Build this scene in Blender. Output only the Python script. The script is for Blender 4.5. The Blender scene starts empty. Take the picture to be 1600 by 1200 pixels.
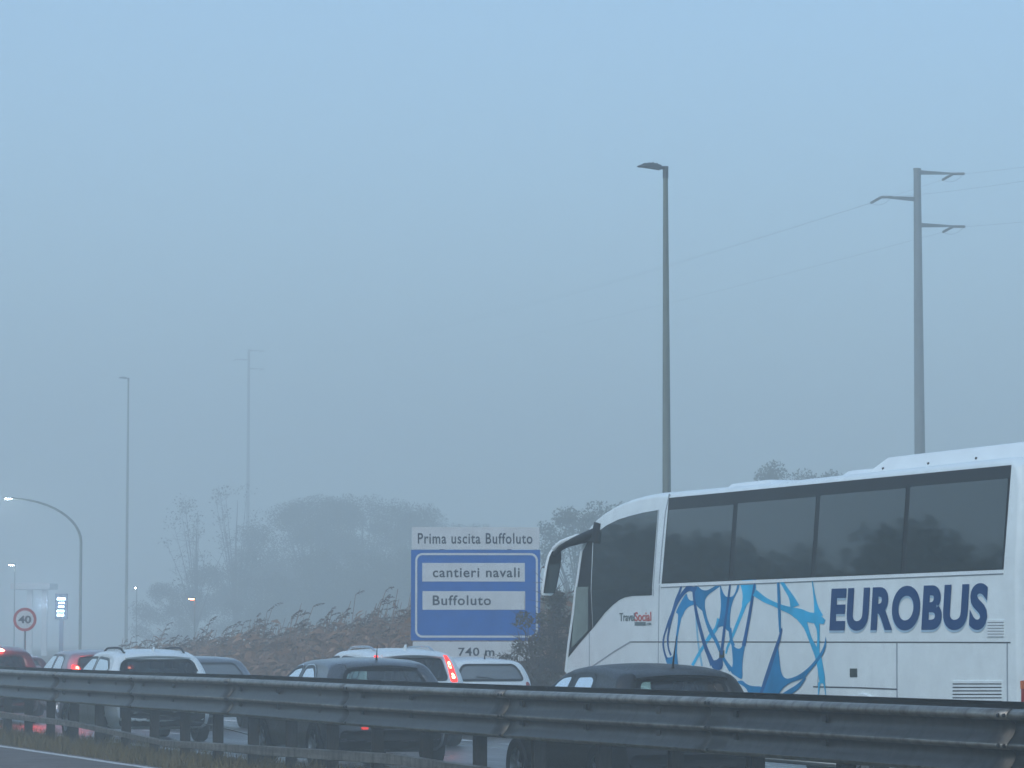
import bpy, bmesh, math, random
import numpy as np
from mathutils import Vector, Matrix
from mathutils.bvhtree import BVHTree

random.seed(7); rng = np.random.default_rng(7)
scene = bpy.context.scene
COL = scene.collection
R = math.radians
def C(hexs):
    h = hexs.lstrip('#'); o = []
    for i in (0, 2, 4):
        c = int(h[i:i+2], 16)/255
        o.append(c/12.92 if c <= .04045 else ((c+.055)/1.055)**2.4)
    return tuple(o)

# ------------------------------------------------------------------ camera
# World axes: +Y runs along the motorway away from the camera, +X points to the right across it.
F_PX, YAW, PITCH, EYE = 5200.0, 20.07, 4.43, 1.7
cam_d = bpy.data.cameras.new("camera"); cam = bpy.data.objects.new("camera", cam_d); COL.objects.link(cam)
cam_d.sensor_width = 36; cam_d.lens = 36*F_PX/1600; cam_d.clip_start = .1; cam_d.clip_end = 3000
cam.location = (0, 0, EYE); cam.rotation_euler = (R(90+PITCH), 0, R(-YAW))
scene.camera = cam
RM = cam.rotation_euler.to_matrix()
def ray(px, py): return RM @ Vector((px-800, 600-py, -F_PX))
def on_lat(px, py, x):                       # point of the photo on the upright plane X = x
    d = ray(px, py); t = x/d.x
    return Vector((x, d.y*t, EYE+d.z*t))
def at_depth(px, py, depth):                 # point of the photo at a distance
    d = ray(px, py); t = depth/F_PX
    return Vector((d.x*t, d.y*t, EYE+d.z*t))
def z_over(p, px, py):                       # height of photo row py on the upright through p
    d = ray(px, py); return EYE+d.z*math.hypot(p.x, p.y)/math.hypot(d.x, d.y)
def s_at(px, lat): return on_lat(px, 1003, lat).y

# ------------------------------------------------------------------ world, sun, exposure
SUN_EL, SUN_ROT = R(36), R(236)
world = bpy.data.worlds.new("World"); scene.world = world; world.use_nodes = True
wn = world.node_tree; bg = wn.nodes["Background"]
sky = wn.nodes.new("ShaderNodeTexSky"); sky.sky_type = 'NISHITA'; sky.sun_disc = False
sky.sun_elevation = SUN_EL; sky.sun_rotation = SUN_ROT
sky.air_density = 1.0; sky.dust_density = 0.3; sky.ozone_density = 3.3
wb = wn.nodes.new("ShaderNodeMixRGB"); wb.blend_type = 'MULTIPLY'; wb.inputs[0].default_value = 1; wb.inputs[2].default_value = (.84, .985, 1.04, 1)
wn.links.new(sky.outputs[0], wb.inputs[1]); wn.links.new(wb.outputs[0], bg.inputs[0]); bg.inputs[1].default_value = .15
sun_d = bpy.data.lights.new("sun", 'SUN'); sun = bpy.data.objects.new("sun", sun_d); COL.objects.link(sun)
sun_d.energy = 1.5; sun_d.angle = R(40); sun_d.color = (1, .985, .94)
sd = Vector((math.sin(SUN_ROT)*math.cos(SUN_EL), math.cos(SUN_ROT)*math.cos(SUN_EL), math.sin(SUN_EL)))
sun.rotation_euler = sd.to_track_quat('Z', 'Y').to_euler()
scene.view_settings.view_transform = 'Standard'; scene.view_settings.look = 'None'
scene.view_settings.exposure = 0.70; scene.view_settings.gamma = 1
HAZE_DENSITY, HAZE_TOP = .0050, 74.0
cy = scene.cycles
cy.volume_bounces = 3; cy.max_bounces = 8; cy.transparent_max_bounces = 24; cy.glossy_bounces = 3
cy.sample_clamp_indirect = 4

# ------------------------------------------------------------------ materials
def nmat(name):
    m = bpy.data.materials.new(name); m.use_nodes = True
    return m, m.node_tree.nodes, m.node_tree.links, m.node_tree.nodes["Principled BSDF"]
def noise(nt, scale, detail=6, rough=.6, coord='Object', stretch=None):
    tc = nt.nodes.new("ShaderNodeTexCoord"); n = nt.nodes.new("ShaderNodeTexNoise")
    n.inputs['Scale'].default_value = scale; n.inputs['Detail'].default_value = detail; n.inputs['Roughness'].default_value = rough
    if stretch:
        mp = nt.nodes.new("ShaderNodeMapping"); mp.inputs['Scale'].default_value = stretch
        nt.links.new(tc.outputs[coord], mp.inputs[0]); nt.links.new(mp.outputs[0], n.inputs['Vector'])
    else: nt.links.new(tc.outputs[coord], n.inputs['Vector'])
    return n
def ramp(nt, src, stops):
    r = nt.nodes.new("ShaderNodeValToRGB"); e = r.color_ramp.elements
    while len(e) < len(stops): e.new(.5)
    for el, (p, c) in zip(e, stops): el.position = p; el.color = (*c, 1)
    nt.links.new(src, r.inputs[0]); return r
def mat(name, col, rough=.6, metal=0, var=.0, scale=4, spec=.5, coat=0, bump=0, stretch=None, bscale=None):
    m, N, Lk, P = nmat(name)
    P.inputs['Roughness'].default_value = rough; P.inputs['Metallic'].default_value = metal
    P.inputs['Specular IOR Level'].default_value = spec; P.inputs['Coat Weight'].default_value = coat
    P.inputs['Coat Roughness'].default_value = .05
    if var:
        n = noise(m.node_tree, scale, stretch=stretch)
        lo = tuple(max(0, c*(1-var)) for c in col); hi = tuple(min(1, c*(1+var)) for c in col)
        r = ramp(m.node_tree, n.outputs[0], [(.3, lo), (.7, hi)]); Lk.new(r.outputs[0], P.inputs['Base Color'])
    else: P.inputs['Base Color'].default_value = (*col, 1)
    if bump:
        nb = noise(m.node_tree, bscale or scale*6); b = N.new("ShaderNodeBump"); b.inputs['Strength'].default_value = bump
        b.inputs['Distance'].default_value = .02
        Lk.new(nb.outputs[0], b.inputs['Height']); Lk.new(b.outputs[0], P.inputs['Normal'])
    return m
def glow(name, col, strength, base=None):
    m, N, Lk, P = nmat(name)
    P.inputs['Base Color'].default_value = (*(base or col), 1); P.inputs['Roughness'].default_value = .25
    P.inputs['Emission Color'].default_value = (*col, 1); P.inputs['Emission Strength'].default_value = strength
    return m
def glass(name, tint, refl=1.0, veil=None, veil_f=.1):
    m = bpy.data.materials.new(name); m.use_nodes = True; nt = m.node_tree; N = nt.nodes
    N.remove(N["Principled BSDF"]); out = N["Material Output"]
    t = N.new("ShaderNodeBsdfTransparent"); t.inputs[0].default_value = (*tint, 1)
    g = N.new("ShaderNodeBsdfGlossy"); g.inputs['Roughness'].default_value = .03; g.inputs[0].default_value = (refl, refl, refl, 1)
    fr = N.new("ShaderNodeFresnel"); fr.inputs[0].default_value = 1.6
    mx = N.new("ShaderNodeMixShader"); nt.links.new(fr.outputs[0], mx.inputs[0])
    src = t.outputs[0]
    if veil:
        d = N.new("ShaderNodeBsdfDiffuse"); d.inputs[0].default_value = (*veil, 1)
        m2 = N.new("ShaderNodeMixShader"); m2.inputs[0].default_value = veil_f
        nt.links.new(src, m2.inputs[1]); nt.links.new(d.outputs[0], m2.inputs[2]); src = m2.outputs[0]
    nt.links.new(src, mx.inputs[1]); nt.links.new(g.outputs[0], mx.inputs[2]); nt.links.new(mx.outputs[0], out.inputs[0])
    return m
def car_paint(name, col, rough=.28, metal=.0, dirt=.2, coat=.5):
    m, N, Lk, P = nmat(name); nt = m.node_tree
    n = noise(nt, 3.5, 8, .7)
    d = tuple(c*(1-dirt)+.05*dirt for c in col)
    r = ramp(nt, n.outputs[0], [(.35, col), (.75, d)]); Lk.new(r.outputs[0], P.inputs['Base Color'])
    n2 = noise(nt, 60, 3); r2 = ramp(nt, n2.outputs[0], [(.3, (rough*.7,)*3), (.8, (rough*1.7,)*3)]); Lk.new(r2.outputs[0], P.inputs['Roughness'])
    P.inputs['Metallic'].default_value = metal; P.inputs['Coat Weight'].default_value = coat; P.inputs['Coat Roughness'].default_value = .08
    return m

M = {}
M['white'] = car_paint('coach_white_paint', (.77, .845, .83), .42, 0, .16, .0)
M['roofwhite'] = mat('roof_white', (.76, .82, .81), .45, var=.05, scale=3)
M['rubber'] = mat('black_rubber', (.015, .017, .019), .5)
M['black'] = mat('black_plastic', (.010, .011, .012), .5, var=.3, scale=8, spec=.25)
M['band'] = mat('window_frit', (.010, .012, .014), .35, spec=.25)
M['coachglass'] = mat('coach_tinted_glass', (.014, .026, .028), .03, spec=.7, coat=.35)
M['paleglass'] = glass('pale_side_glass', (.75, .8, .76))
M['seam'] = mat('panel_gap', (.045, .055, .065), .7)
M['seam2'] = mat('panel_gap_soft', (.30, .34, .37), .6)
M['slot'] = mat('vent_slot', (.01, .012, .014), .6)
M['chrome'] = mat('chrome', (.6, .62, .64), .15, 1)
M['navy'] = mat('lettering_navy', (0, .052, .17), .35, spec=.08)
M['paleblue'] = mat('lettering_edge', (.42, .60, .72), .4)
M['swD'] = mat('swirl_navy', (.006, .105, .29), .35, spec=.08, var=.2, scale=3)
M['swM'] = mat('swirl_blue', (0, .22, .46), .35, spec=.08, var=.25, scale=2)
M['swL'] = mat('swirl_light_blue', (.02, .43, .70), .35, spec=.08, var=.25, scale=2)
M['swT'] = mat('swirl_pale_blue', (.22, .52, .70), .35)
M['redprint'] = mat('red_print', (.55, .10, .09), .4)
M['greyprint'] = mat('grey_print', (.13, .18, .19), .4)
M['redlens'] = mat('red_lens', (.28, .012, .008), .15, coat=.5)
M['orangelens'] = mat('amber_lens', (.55, .12, .02), .15, coat=.5)
M['brake'] = glow('lit_brake_light', (1, .045, .03), 9, (.6, .02, .02))
M['brakehot'] = glow('lit_brake_bulb', (1, .22, .12), 16, (.6, .02, .02))
M['brakedim'] = glow('lit_tail_light', (1, .03, .02), 1.5, (.5, .02, .02))
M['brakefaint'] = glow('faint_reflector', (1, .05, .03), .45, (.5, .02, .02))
M['tyre'] = mat('tyre', (.016, .016, .017), .8, var=.3, scale=20)
M['alloy'] = mat('alloy_rim', (.42, .44, .46), .35, .8, var=.15, scale=8)
M['interior'] = mat('car_interior', (.022, .022, .024), .85)
M['seat'] = mat('seat_fabric', (.03, .031, .034), .9, var=.2, scale=30)
M['plate'] = mat('number_plate', (.6, .62, .62), .4)
M['carglass'] = glass('car_glass', (.52, .70, .64), 1.0)
M['dimglass'] = glass('car_rear_glass', (.38, .45, .45), 1.0, (.35, .4, .42), .10)
M['mistglass'] = glass('misted_rear_glass', (.34, .40, .40), 1.0, (.35, .4, .42), .35)
M['clearrear'] = glass('clear_rear_glass', (.62, .68, .66), 1.0, (.35, .4, .42), .04)
M['privacy'] = glass('privacy_glass', (.07, .085, .095), .9)
M['railback'] = mat('dark_inner_rail', (.018, .019, .019), .6, .2, var=.4, scale=5)  # near-black steel for the whole back beam, much darker than the front
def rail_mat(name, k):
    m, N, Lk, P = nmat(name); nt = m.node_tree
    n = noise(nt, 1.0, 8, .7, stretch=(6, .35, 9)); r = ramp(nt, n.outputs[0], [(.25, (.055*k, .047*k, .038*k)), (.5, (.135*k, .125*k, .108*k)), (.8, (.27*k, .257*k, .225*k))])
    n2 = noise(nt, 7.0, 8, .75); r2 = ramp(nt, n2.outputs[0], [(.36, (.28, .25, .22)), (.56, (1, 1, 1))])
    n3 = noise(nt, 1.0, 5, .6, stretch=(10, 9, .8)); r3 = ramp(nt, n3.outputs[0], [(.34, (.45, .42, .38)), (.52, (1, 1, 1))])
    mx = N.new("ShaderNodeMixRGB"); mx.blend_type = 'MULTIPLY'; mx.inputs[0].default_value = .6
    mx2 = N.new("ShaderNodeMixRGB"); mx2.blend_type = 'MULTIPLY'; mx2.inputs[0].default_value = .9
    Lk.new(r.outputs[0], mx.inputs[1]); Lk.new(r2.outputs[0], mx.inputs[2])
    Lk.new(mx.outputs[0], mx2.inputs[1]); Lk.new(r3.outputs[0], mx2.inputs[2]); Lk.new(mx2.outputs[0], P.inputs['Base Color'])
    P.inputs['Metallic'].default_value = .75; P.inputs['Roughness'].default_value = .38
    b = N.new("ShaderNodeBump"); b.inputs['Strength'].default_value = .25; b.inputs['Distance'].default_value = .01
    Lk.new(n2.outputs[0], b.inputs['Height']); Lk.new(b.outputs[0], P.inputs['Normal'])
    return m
M['rail'] = rail_mat('galvanised_steel', 2.1); M['railshade'] = rail_mat('shaded_galvanised_steel', .38)  # bright and dark copies: shading of the beam's waves put into the colour
M['post'] = mat('weathered_post', (.042, .038, .033), .65, .3, var=.5, scale=6, stretch=(8, 8, 1.5))
M['bolt'] = mat('dirty_bolt', (.02, .02, .02), .6, .5)
M['pole'] = mat('painted_pole', (.12, .14, .11), .55, .2, var=.25, scale=3, stretch=(3, 3, .4))
M['luminaire'] = mat('luminaire_grey', (.05, .06, .07), .5, .3)
M['steelpole'] = mat('pylon_steel', (.12, .135, .135), .6, .4, var=.2, scale=2)
M['insul'] = mat('insulator', (.08, .07, .06), .3)
M['wire'] = mat('wire', (.05, .055, .06), .6, .5)
M['signblue'] = mat('sign_blue', (0, .115, .42), .35, spec=.08, var=.1, scale=2)
M['signwhite'] = mat('sign_white', (.62, .64, .63), .4, var=.08, scale=3)
M['signink'] = mat('sign_ink', (.02, .03, .05), .5, spec=.08)
M['signred'] = mat('sign_red', (.42, .03, .035), .45)
M['signback'] = mat('sign_back', (.22, .23, .24), .5, .6)
M['bark'] = mat('bark', (.045, .036, .028), .9, var=.4, scale=8)
M['twig'] = mat('dry_twig', (.07, .045, .032), .9, var=.4, scale=8)
def leafmat(name, a, b, scale=1.5):
    m, N, Lk, P = nmat(name); nt = m.node_tree
    n = noise(nt, scale, 4, .7); r = ramp(nt, n.outputs[0], [(.3, a), (.7, b)]); Lk.new(r.outputs[0], P.inputs['Base Color'])
    P.inputs['Roughness'].default_value = .7; P.inputs['Specular IOR Level'].default_value = .25
    return m
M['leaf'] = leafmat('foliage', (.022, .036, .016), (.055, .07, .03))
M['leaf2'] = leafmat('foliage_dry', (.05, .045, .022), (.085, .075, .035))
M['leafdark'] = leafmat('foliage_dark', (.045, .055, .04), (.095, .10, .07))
M['brushleaf'] = leafmat('bush_leaf', (.045, .034, .018), (.085, .065, .03), 2.5)
M['reed'] = leafmat('reed_stem', (.21, .115, .07), (.36, .215, .135), 1.2)
M['plume'] = leafmat('reed_plume', (.07, .042, .03), (.13, .08, .055), 3)
M['grass'] = leafmat('grass', (.09, .075, .028), (.20, .145, .06), .8)
def groundmat():
    m, N, Lk, P = nmat('ground_grass'); nt = m.node_tree
    n = noise(nt, .25, 10, .7); r = ramp(nt, n.outputs[0], [(.3, (.045, .05, .022)), (.5, (.07, .075, .03)), (.72, (.10, .085, .045))])
    n2 = noise(nt, 6, 8, .7); r2 = ramp(nt, n2.outputs[0], [(.3, (.5, .5, .5)), (.7, (1.2, 1.2, 1.2))])
    mx = N.new("ShaderNodeMixRGB"); mx.blend_type = 'MULTIPLY'; mx.inputs[0].default_value = 1
    Lk.new(r.outputs[0], mx.inputs[1]); Lk.new(r2.outputs[0], mx.inputs[2]); Lk.new(mx.outputs[0], P.inputs['Base Color'])
    P.inputs['Roughness'].default_value = .95; P.inputs['Specular IOR Level'].default_value = .1
    b = N.new("ShaderNodeBump"); b.inputs['Strength'].default_value = .8; b.inputs['Distance'].default_value = .06
    Lk.new(n2.outputs[0], b.inputs['Height']); Lk.new(b.outputs[0], P.inputs['Normal'])
    return m
M['ground'] = groundmat()
def asphalt():
    m, N, Lk, P = nmat('wet_asphalt'); nt = m.node_tree
    n = noise(nt, .5, 8, .65, stretch=(2.2, .3, 1)); r = ramp(nt, n.outputs[0], [(.3, (.048, .043, .040)), (.7, (.085, .077, .071))])
    n2 = noise(nt, 45, 4, .7); r2 = ramp(nt, n2.outputs[0], [(.3, (.7, .7, .7)), (.7, (1.2, 1.2, 1.2))])
    mx = N.new("ShaderNodeMixRGB"); mx.blend_type = 'MULTIPLY'; mx.inputs[0].default_value = 1
    Lk.new(r.outputs[0], mx.inputs[1]); Lk.new(r2.outputs[0], mx.inputs[2]); Lk.new(mx.outputs[0], P.inputs['Base Color'])
    r3 = ramp(nt, n.outputs[0], [(.35, (.22, .22, .22)), (.7, (.5, .5, .5))]); Lk.new(r3.outputs[0], P.inputs['Roughness'])
    b = N.new("ShaderNodeBump"); b.inputs['Strength'].default_value = .25; b.inputs['Distance'].default_value = .006
    Lk.new(n2.outputs[0], b.inputs['Height']); Lk.new(b.outputs[0], P.inputs['Normal'])
    return m
M['asphalt'] = asphalt()
M['line'] = mat('road_paint', (.55, .55, .53), .6, var=.3, scale=9)

# ------------------------------------------------------------------ mesh helpers
class MB:
    def __init__(s): s.v, s.f, s.m = [], [], []
    def add(s, vs, fs, mi=0):
        o = len(s.v); s.v += [tuple(p) for p in vs]
        for f in fs: s.f.append(tuple(i+o for i in f)); s.m.append(mi)
        return s
    def box(s, c, d, mi=0, rot=None):
        x, y, z = d[0]/2, d[1]/2, d[2]/2
        vs = [Vector(p) for p in ((-x,-y,-z),(x,-y,-z),(x,y,-z),(-x,y,-z),(-x,-y,z),(x,-y,z),(x,y,z),(-x,y,z))]
        if rot is not None: vs = [rot @ p for p in vs]
        c = Vector(c)
        return s.add([p+c for p in vs], [(0,3,2,1),(4,5,6,7),(0,1,5,4),(1,2,6,5),(2,3,7,6),(3,0,4,7)], mi)
    def prism(s, pts, ext, mi=0):
        n = len(pts); ext = Vector(ext); a = [Vector(p) for p in pts]
        return s.add(a+[p+ext for p in a], [tuple(range(n-1, -1, -1)), tuple(range(n, 2*n))]+[(i, (i+1) % n, n+(i+1) % n, n+i) for i in range(n)], mi)
    def tube(s, path, rad, n=10, mi=0, caps=True, flat=1.0):
        path = [Vector(p) for p in path]; rings = []
        up = None
        for i, p in enumerate(path):
            t = (path[min(i+1, len(path)-1)]-path[max(i-1, 0)]).normalized()
            if up is None:
                ref = Vector((0, 0, 1)) if abs(t.z) < .9 else Vector((1, 0, 0))
                up = (ref - t*ref.dot(t)).normalized()
            else: up = (up - t*up.dot(t)).normalized()
            sd_ = t.cross(up); r = rad[i] if hasattr(rad, '__len__') else rad
            rings.append([p + sd_*(math.cos(2*math.pi*k/n)*r) + up*(math.sin(2*math.pi*k/n)*r*flat) for k in range(n)])
        vs = [q for g in rings for q in g]; fs = []
        for i in range(len(path)-1):
            for k in range(n): a = i*n+k; b = i*n+(k+1) % n; fs.append((a, b, b+n, a+n))
        if caps: fs += [tuple(range(n-1, -1, -1)), tuple(range((len(path)-1)*n, len(path)*n))]
        return s.add(vs, fs, mi)
    def lathe(s, prof, c, axis='x', n=28, mi=0):
        c = Vector(c); vs = []; fs = []
        for (r, h) in prof:
            for k in range(n):
                a = 2*math.pi*k/n
                vs.append(c + (Vector((h, math.cos(a)*r, math.sin(a)*r)) if axis == 'x' else Vector((math.cos(a)*r, math.sin(a)*r, h))))
        for i in range(len(prof)-1):
            for k in range(n): a = i*n+k; b = i*n+(k+1) % n; fs.append((a, b, b+n, a+n))
        return s.add(vs, fs, mi)
    def build(s, name, m, parent=None, off=None, smooth=None, bevel=0):
        vs = s.v if off is None else [(a-off[0], b-off[1], c-off[2]) for a, b, c in s.v]
        me = bpy.data.meshes.new(name); me.from_pydata(vs, [], s.f)
        for x in (m if isinstance(m, (list, tuple)) else [m]): me.materials.append(x)
        if any(s.m): me.polygons.foreach_set('material_index', s.m)
        return link(name, me, parent, smooth, bevel)
def link(name, me, parent=None, smooth=None, bevel=0):
    me.validate(); me.update()
    if smooth is not None:
        me.polygons.foreach_set('use_smooth', [True]*len(me.polygons)); me.set_sharp_from_angle(angle=R(smooth))
    o = bpy.data.objects.new(name, me); COL.objects.link(o)
    if parent: o.parent = parent
    if bevel:
        b = o.modifiers.new('bevel', 'BEVEL'); b.width = bevel; b.segments = 3; b.limit_method = 'ANGLE'; b.angle_limit = R(40)
        me.polygons.foreach_set('use_smooth', [True]*len(me.polygons))
        w = o.modifiers.new('wn', 'WEIGHTED_NORMAL'); w.keep_sharp = False
    return o
def tag(o, label, cat, group=None, kind=None):
    if label: o['label'] = label
    if cat: o['category'] = cat
    if group: o['group'] = group
    if kind: o['kind'] = kind
    return o
def thing(name, label, cat, loc=(0, 0, 0), rz=0, group=None):
    o = bpy.data.objects.new(name, None); COL.objects.link(o); o.location = loc; o.rotation_euler = (0, 0, rz)
    o.empty_display_size = .3
    return tag(o, label, cat, group)
def copy_tree(o, parent=None):
    c = o.copy(); COL.objects.link(c)
    if parent: c.parent = parent
    for ch in list(o.children): copy_tree(ch, c)
    return c
def text_mesh(body, width, height, bold=0, shear=0, thick=.002, spacing=1.0):
    """text as a mesh in its own XY plane, scaled to fill width x height, from (0,0)"""
    cu = bpy.data.curves.new('lettering', 'FONT'); cu.body = body; cu.offset = bold; cu.shear = shear; cu.space_character = spacing
    cu.extrude = 0; cu.resolution_u = 6
    o = bpy.data.objects.new('lettering', cu); COL.objects.link(o)
    dg = bpy.context.evaluated_depsgraph_get(); me = bpy.data.meshes.new_from_object(o.evaluated_get(dg))
    bpy.data.objects.remove(o); bpy.data.curves.remove(cu)
    co = np.empty(len(me.vertices)*3); me.vertices.foreach_get('co', co); co = co.reshape(-1, 3)
    lo, hi = co.min(0), co.max(0)
    if height is None: k = width/(hi[0]-lo[0]); sx = sy = k
    else: sx, sy = width/(hi[0]-lo[0]), height/(hi[1]-lo[1])
    co[:, 0] = (co[:, 0]-lo[0])*sx; co[:, 1] = (co[:, 1]-lo[1])*sy; co[:, 2] = 0
    me.vertices.foreach_set('co', co.ravel()); me.materials.clear()
    bm = bmesh.new(); bm.from_mesh(me)
    g = bmesh.ops.extrude_face_region(bm, geom=bm.faces[:])
    for v in [x for x in g['geom'] if isinstance(x, bmesh.types.BMVert)]: v.co.z += thick
    bmesh.ops.recalc_face_normals(bm, faces=bm.faces[:]); bm.to_mesh(me); bm.free()
    me.polygons.foreach_set('use_smooth', [False]*len(me.polygons))
    return me
def put_text(name, me, m, parent, mtx):
    me.materials.append(m); me.transform(mtx); me.name = name
    return link(name, me, parent)
def chaikin(pts, n=2):
    pts = [Vector(p) for p in pts]
    for _ in range(n):
        q = []
        for i in range(len(pts)):
            a, b = pts[i], pts[(i+1) % len(pts)]; q += [a*.75+b*.25, a*.25+b*.75]
        pts = q
    return pts
def np_mesh(name, verts, faces, m, parent=None, midx=None):
    """verts (N,3), faces (K,4) arrays"""
    me = bpy.data.meshes.new(name); k = len(faces); w = faces.shape[1]
    me.vertices.add(len(verts)); me.vertices.foreach_set('co', np.asarray(verts, dtype=np.float32).ravel())
    me.loops.add(k*w); me.loops.foreach_set('vertex_index', np.asarray(faces, dtype=np.int32).ravel())
    me.polygons.add(k); me.polygons.foreach_set('loop_start', np.arange(0, k*w, w, dtype=np.int32))
    for x in (m if isinstance(m, (list, tuple)) else [m]): me.materials.append(x)
    if midx is not None: me.polygons.foreach_set('material_index', np.asarray(midx, dtype=np.int32))
    me.update(calc_edges=True); me.validate()
    o = bpy.data.objects.new(name, me); COL.objects.link(o)
    if parent: o.parent = parent
    return o

# ------------------------------------------------------------------ ground and roads
def sstep(a, b, x): t = np.clip((x-a)/(b-a), 0, 1); return t*t*(3-2*t)
def ground_h(x, y):
    bank = sstep(29, 43, x)*3.4*sstep(35, 75, y) + sstep(43, 70, x)*1.0
    bank = bank*(1-.85*sstep(100, 170, y))
    ditch = -.25*sstep(22.6, 24, x)*(1-sstep(25.5, 27.5, x))
    med = -.03*sstep(11.05, 11.4, x)*(1-sstep(12.5, 12.9, x))
    bump = .10*np.sin(x*.7+y*.31)*np.sin(y*.23-x*.2)*sstep(25, 30, x)
    return bank+ditch+med+bump-.012
xs = np.unique(np.concatenate([np.linspace(-600, -40, 12), np.linspace(-40, 10, 14), np.linspace(10, 14, 17), np.linspace(14, 90, 80), np.linspace(90, 800, 20)]))
ys = np.unique(np.concatenate([np.linspace(-600, -10, 10), np.linspace(-10, 260, 140), np.linspace(260, 900, 16)]))
GX, GY = np.meshgrid(xs, ys, indexing='ij'); GZ = ground_h(GX, GY)
gv = np.stack([GX.ravel(), GY.ravel(), GZ.ravel()], 1); nx, ny = len(xs), len(ys)
ii = (np.arange(nx-1)[:, None]*ny+np.arange(ny-1)[None]).ravel()
go = np_mesh('ground', gv, np.stack([ii, ii+ny, ii+ny+1, ii+1], 1), M['ground']); tag(go, None, None, kind='structure')
go.data.polygons.foreach_set('use_smooth', [True]*len(go.data.polygons))
def sheet(name, x0, x1, y0, y1, z, m):
    o = MB().add([(x0, y0, z), (x1, y0, z), (x1, y1, z), (x0, y1, z)], [(0, 1, 2, 3)]).build(name, m); tag(o, None, None, kind='structure'); return o
M['dryroad'] = mat('damp_asphalt', (.125, .105, .093), .75, var=.3, scale=1.5, spec=.2, bump=.3, bscale=40)
sheet('near_road', -3.5, 11.12, -500, 800, .004, M['dryroad'])
sheet('far_road', 12.95, 22.4, -500, 800, .004, M['asphalt'])
lm = MB()
def seg(x, w, y0, y1): lm.add([(x, y0, .008), (x+w, y0, .008), (x+w, y1, .008), (x, y1, .008)], [(0, 1, 2, 3)])
yy = -20.0
while yy < 200:                                            # slightly ragged edge lines
    d = random.uniform(1.2, 2.4); w = random.uniform(-.012, .012)
    seg(10.80+w, .15, yy, yy+d); yy += d
seg(13.05, .15, -50, 300); seg(22.05, .15, -50, 300)
for k in range(-4, 40): seg(15.35, .12, k*7.5, k*7.5+3)
for k in range(-10, 80): seg(18.9, .25, k*3, k*3+1.5)
for k in range(-4, 40): seg(7.2, .12, k*7.5, k*7.5+3); seg(3.6, .12, k*7.5+2, k*7.5+5)
tag(lm.build('road_markings', M['line']), None, None, kind='structure')

# ------------------------------------------------------------------ haze
hz = MB().box((0, 60, HAZE_TOP/2-1), (1900, 2000, HAZE_TOP+2)).build('haze', [])
tag(hz, None, None, kind='stuff')
hm = bpy.data.materials.new('haze'); hm.use_nodes = True; hn = hm.node_tree; hn.nodes.remove(hn.nodes['Principled BSDF'])
pv = hn.nodes.new('ShaderNodeVolumePrincipled'); pv.inputs['Color'].default_value = (.92, .98, .94, 1)
pv.inputs['Density'].default_value = HAZE_DENSITY; pv.inputs['Anisotropy'].default_value = .0
hn.links.new(pv.outputs[0], hn.nodes['Material Output'].inputs['Volume']); hz.data.materials.append(hm)

# ------------------------------------------------------------------ guardrail in the middle of the motorway
RF, RB = 12.0, 12.52                                       # crest planes of the two beams
rail_root = thing('guardrail', 'long grey triple-wave steel guardrail on posts between the two carriageways', 'guardrail', (12.25, s_at(777, RF), 0))
ro = rail_root.location
MOD = s_at(537, RF)-s_at(777, RF)
prof = [(1.2-h, d) for h, d in ((0,.05),(.008,.034),(.02,.015),(.035,.004),(.05,0),(.065,.004),(.085,.04),(.10,.068),(.13,.078),(.17,.07),(.21,.048),(.245,.016),(.262,.002),(.275,0),(.288,.006),(.305,.04),(.32,.066),(.345,.076),(.38,.068),(.42,.044),(.452,.012),(.47,0),(.482,.004),(.495,.022),(.506,.045))]
rj = random.Random(3)
def beam(y0, y1, front, name, lift0, lift1):
    mb = MB(); K = 12
    rows = []
    for j in range(K+1):
        y = y0+(y1-y0)*j/K; lf = lift0+(lift1-lift0)*j/K; wob = .004*math.sin(y*1.7+front)
        rows.append([((RF+d+wob) if front else (RB-d+wob), y, z+lf) for z, d in prof])
    n = len(prof); vs = [p for r_ in rows for p in r_]; fs = []
    for j in range(K):
        for i in range(n-1):
            a = j*n+i; q = (a, a+1, a+n+1, a+n); fs.append(q if not front else q[::-1])
    mb.add(vs, fs)
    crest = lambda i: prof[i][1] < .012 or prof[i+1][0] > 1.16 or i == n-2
    mb.m = [0 if crest(i) else 1 for j in range(K) for i in range(n-1)] if front else [0]*len(fs)  # top and crests take the bright copy, valleys the painted shade
    o = mb.build(name, [M['rail'], M['railshade']] if front else [M['railback']], rail_root, ro, 50)
    so = o.modifiers.new('thick', 'SOLIDIFY'); so.thickness = .004; so.offset = -1 if front else 1
    return o
lifts = [rj.uniform(-.008, .008) for _ in range(20)]
posts_y0 = s_at(746, 12.22)
for k in range(-5, 10):
    y0 = ro.y+k*MOD; l0, l1 = lifts[k+5], lifts[k+6]
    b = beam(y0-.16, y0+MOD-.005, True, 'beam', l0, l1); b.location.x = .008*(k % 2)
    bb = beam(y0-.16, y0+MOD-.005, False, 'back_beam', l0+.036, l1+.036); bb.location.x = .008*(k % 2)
    for dy in (0.0, .05):                                  # splice bolts at each joint
        pass
    if -3 <= k <= 6:
        for zz in (1.15, .925, .73):
            for yo in ((.03, .12) if zz > .73 else (.075,)):
                MB().lathe([(.0, -.012), (.012, -.012), (.016, -.004), (.016, .02)], (RF-.002+.008*((k+1) % 2)*0, y0-.16+yo, zz+l0), n=8).build('splice_bolt', M['bolt'], rail_root, ro)
        MB().box((RF+.102, y0-.10, .90), (.02, .07, .40)).build('splice_plate', M['bolt'], rail_root, ro)
lowpts = [(-60, .47, .35), (119, .40, .316), (253, .265, .18), (409, .336, .217), (618, .406, .287), (695, .376, .262), (900, .34, .22), (1200, .36, .24), (1600, .35, .23), (2300, .36, .24)]
lowpts = [(-300, .46, .34)] + lowpts
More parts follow.
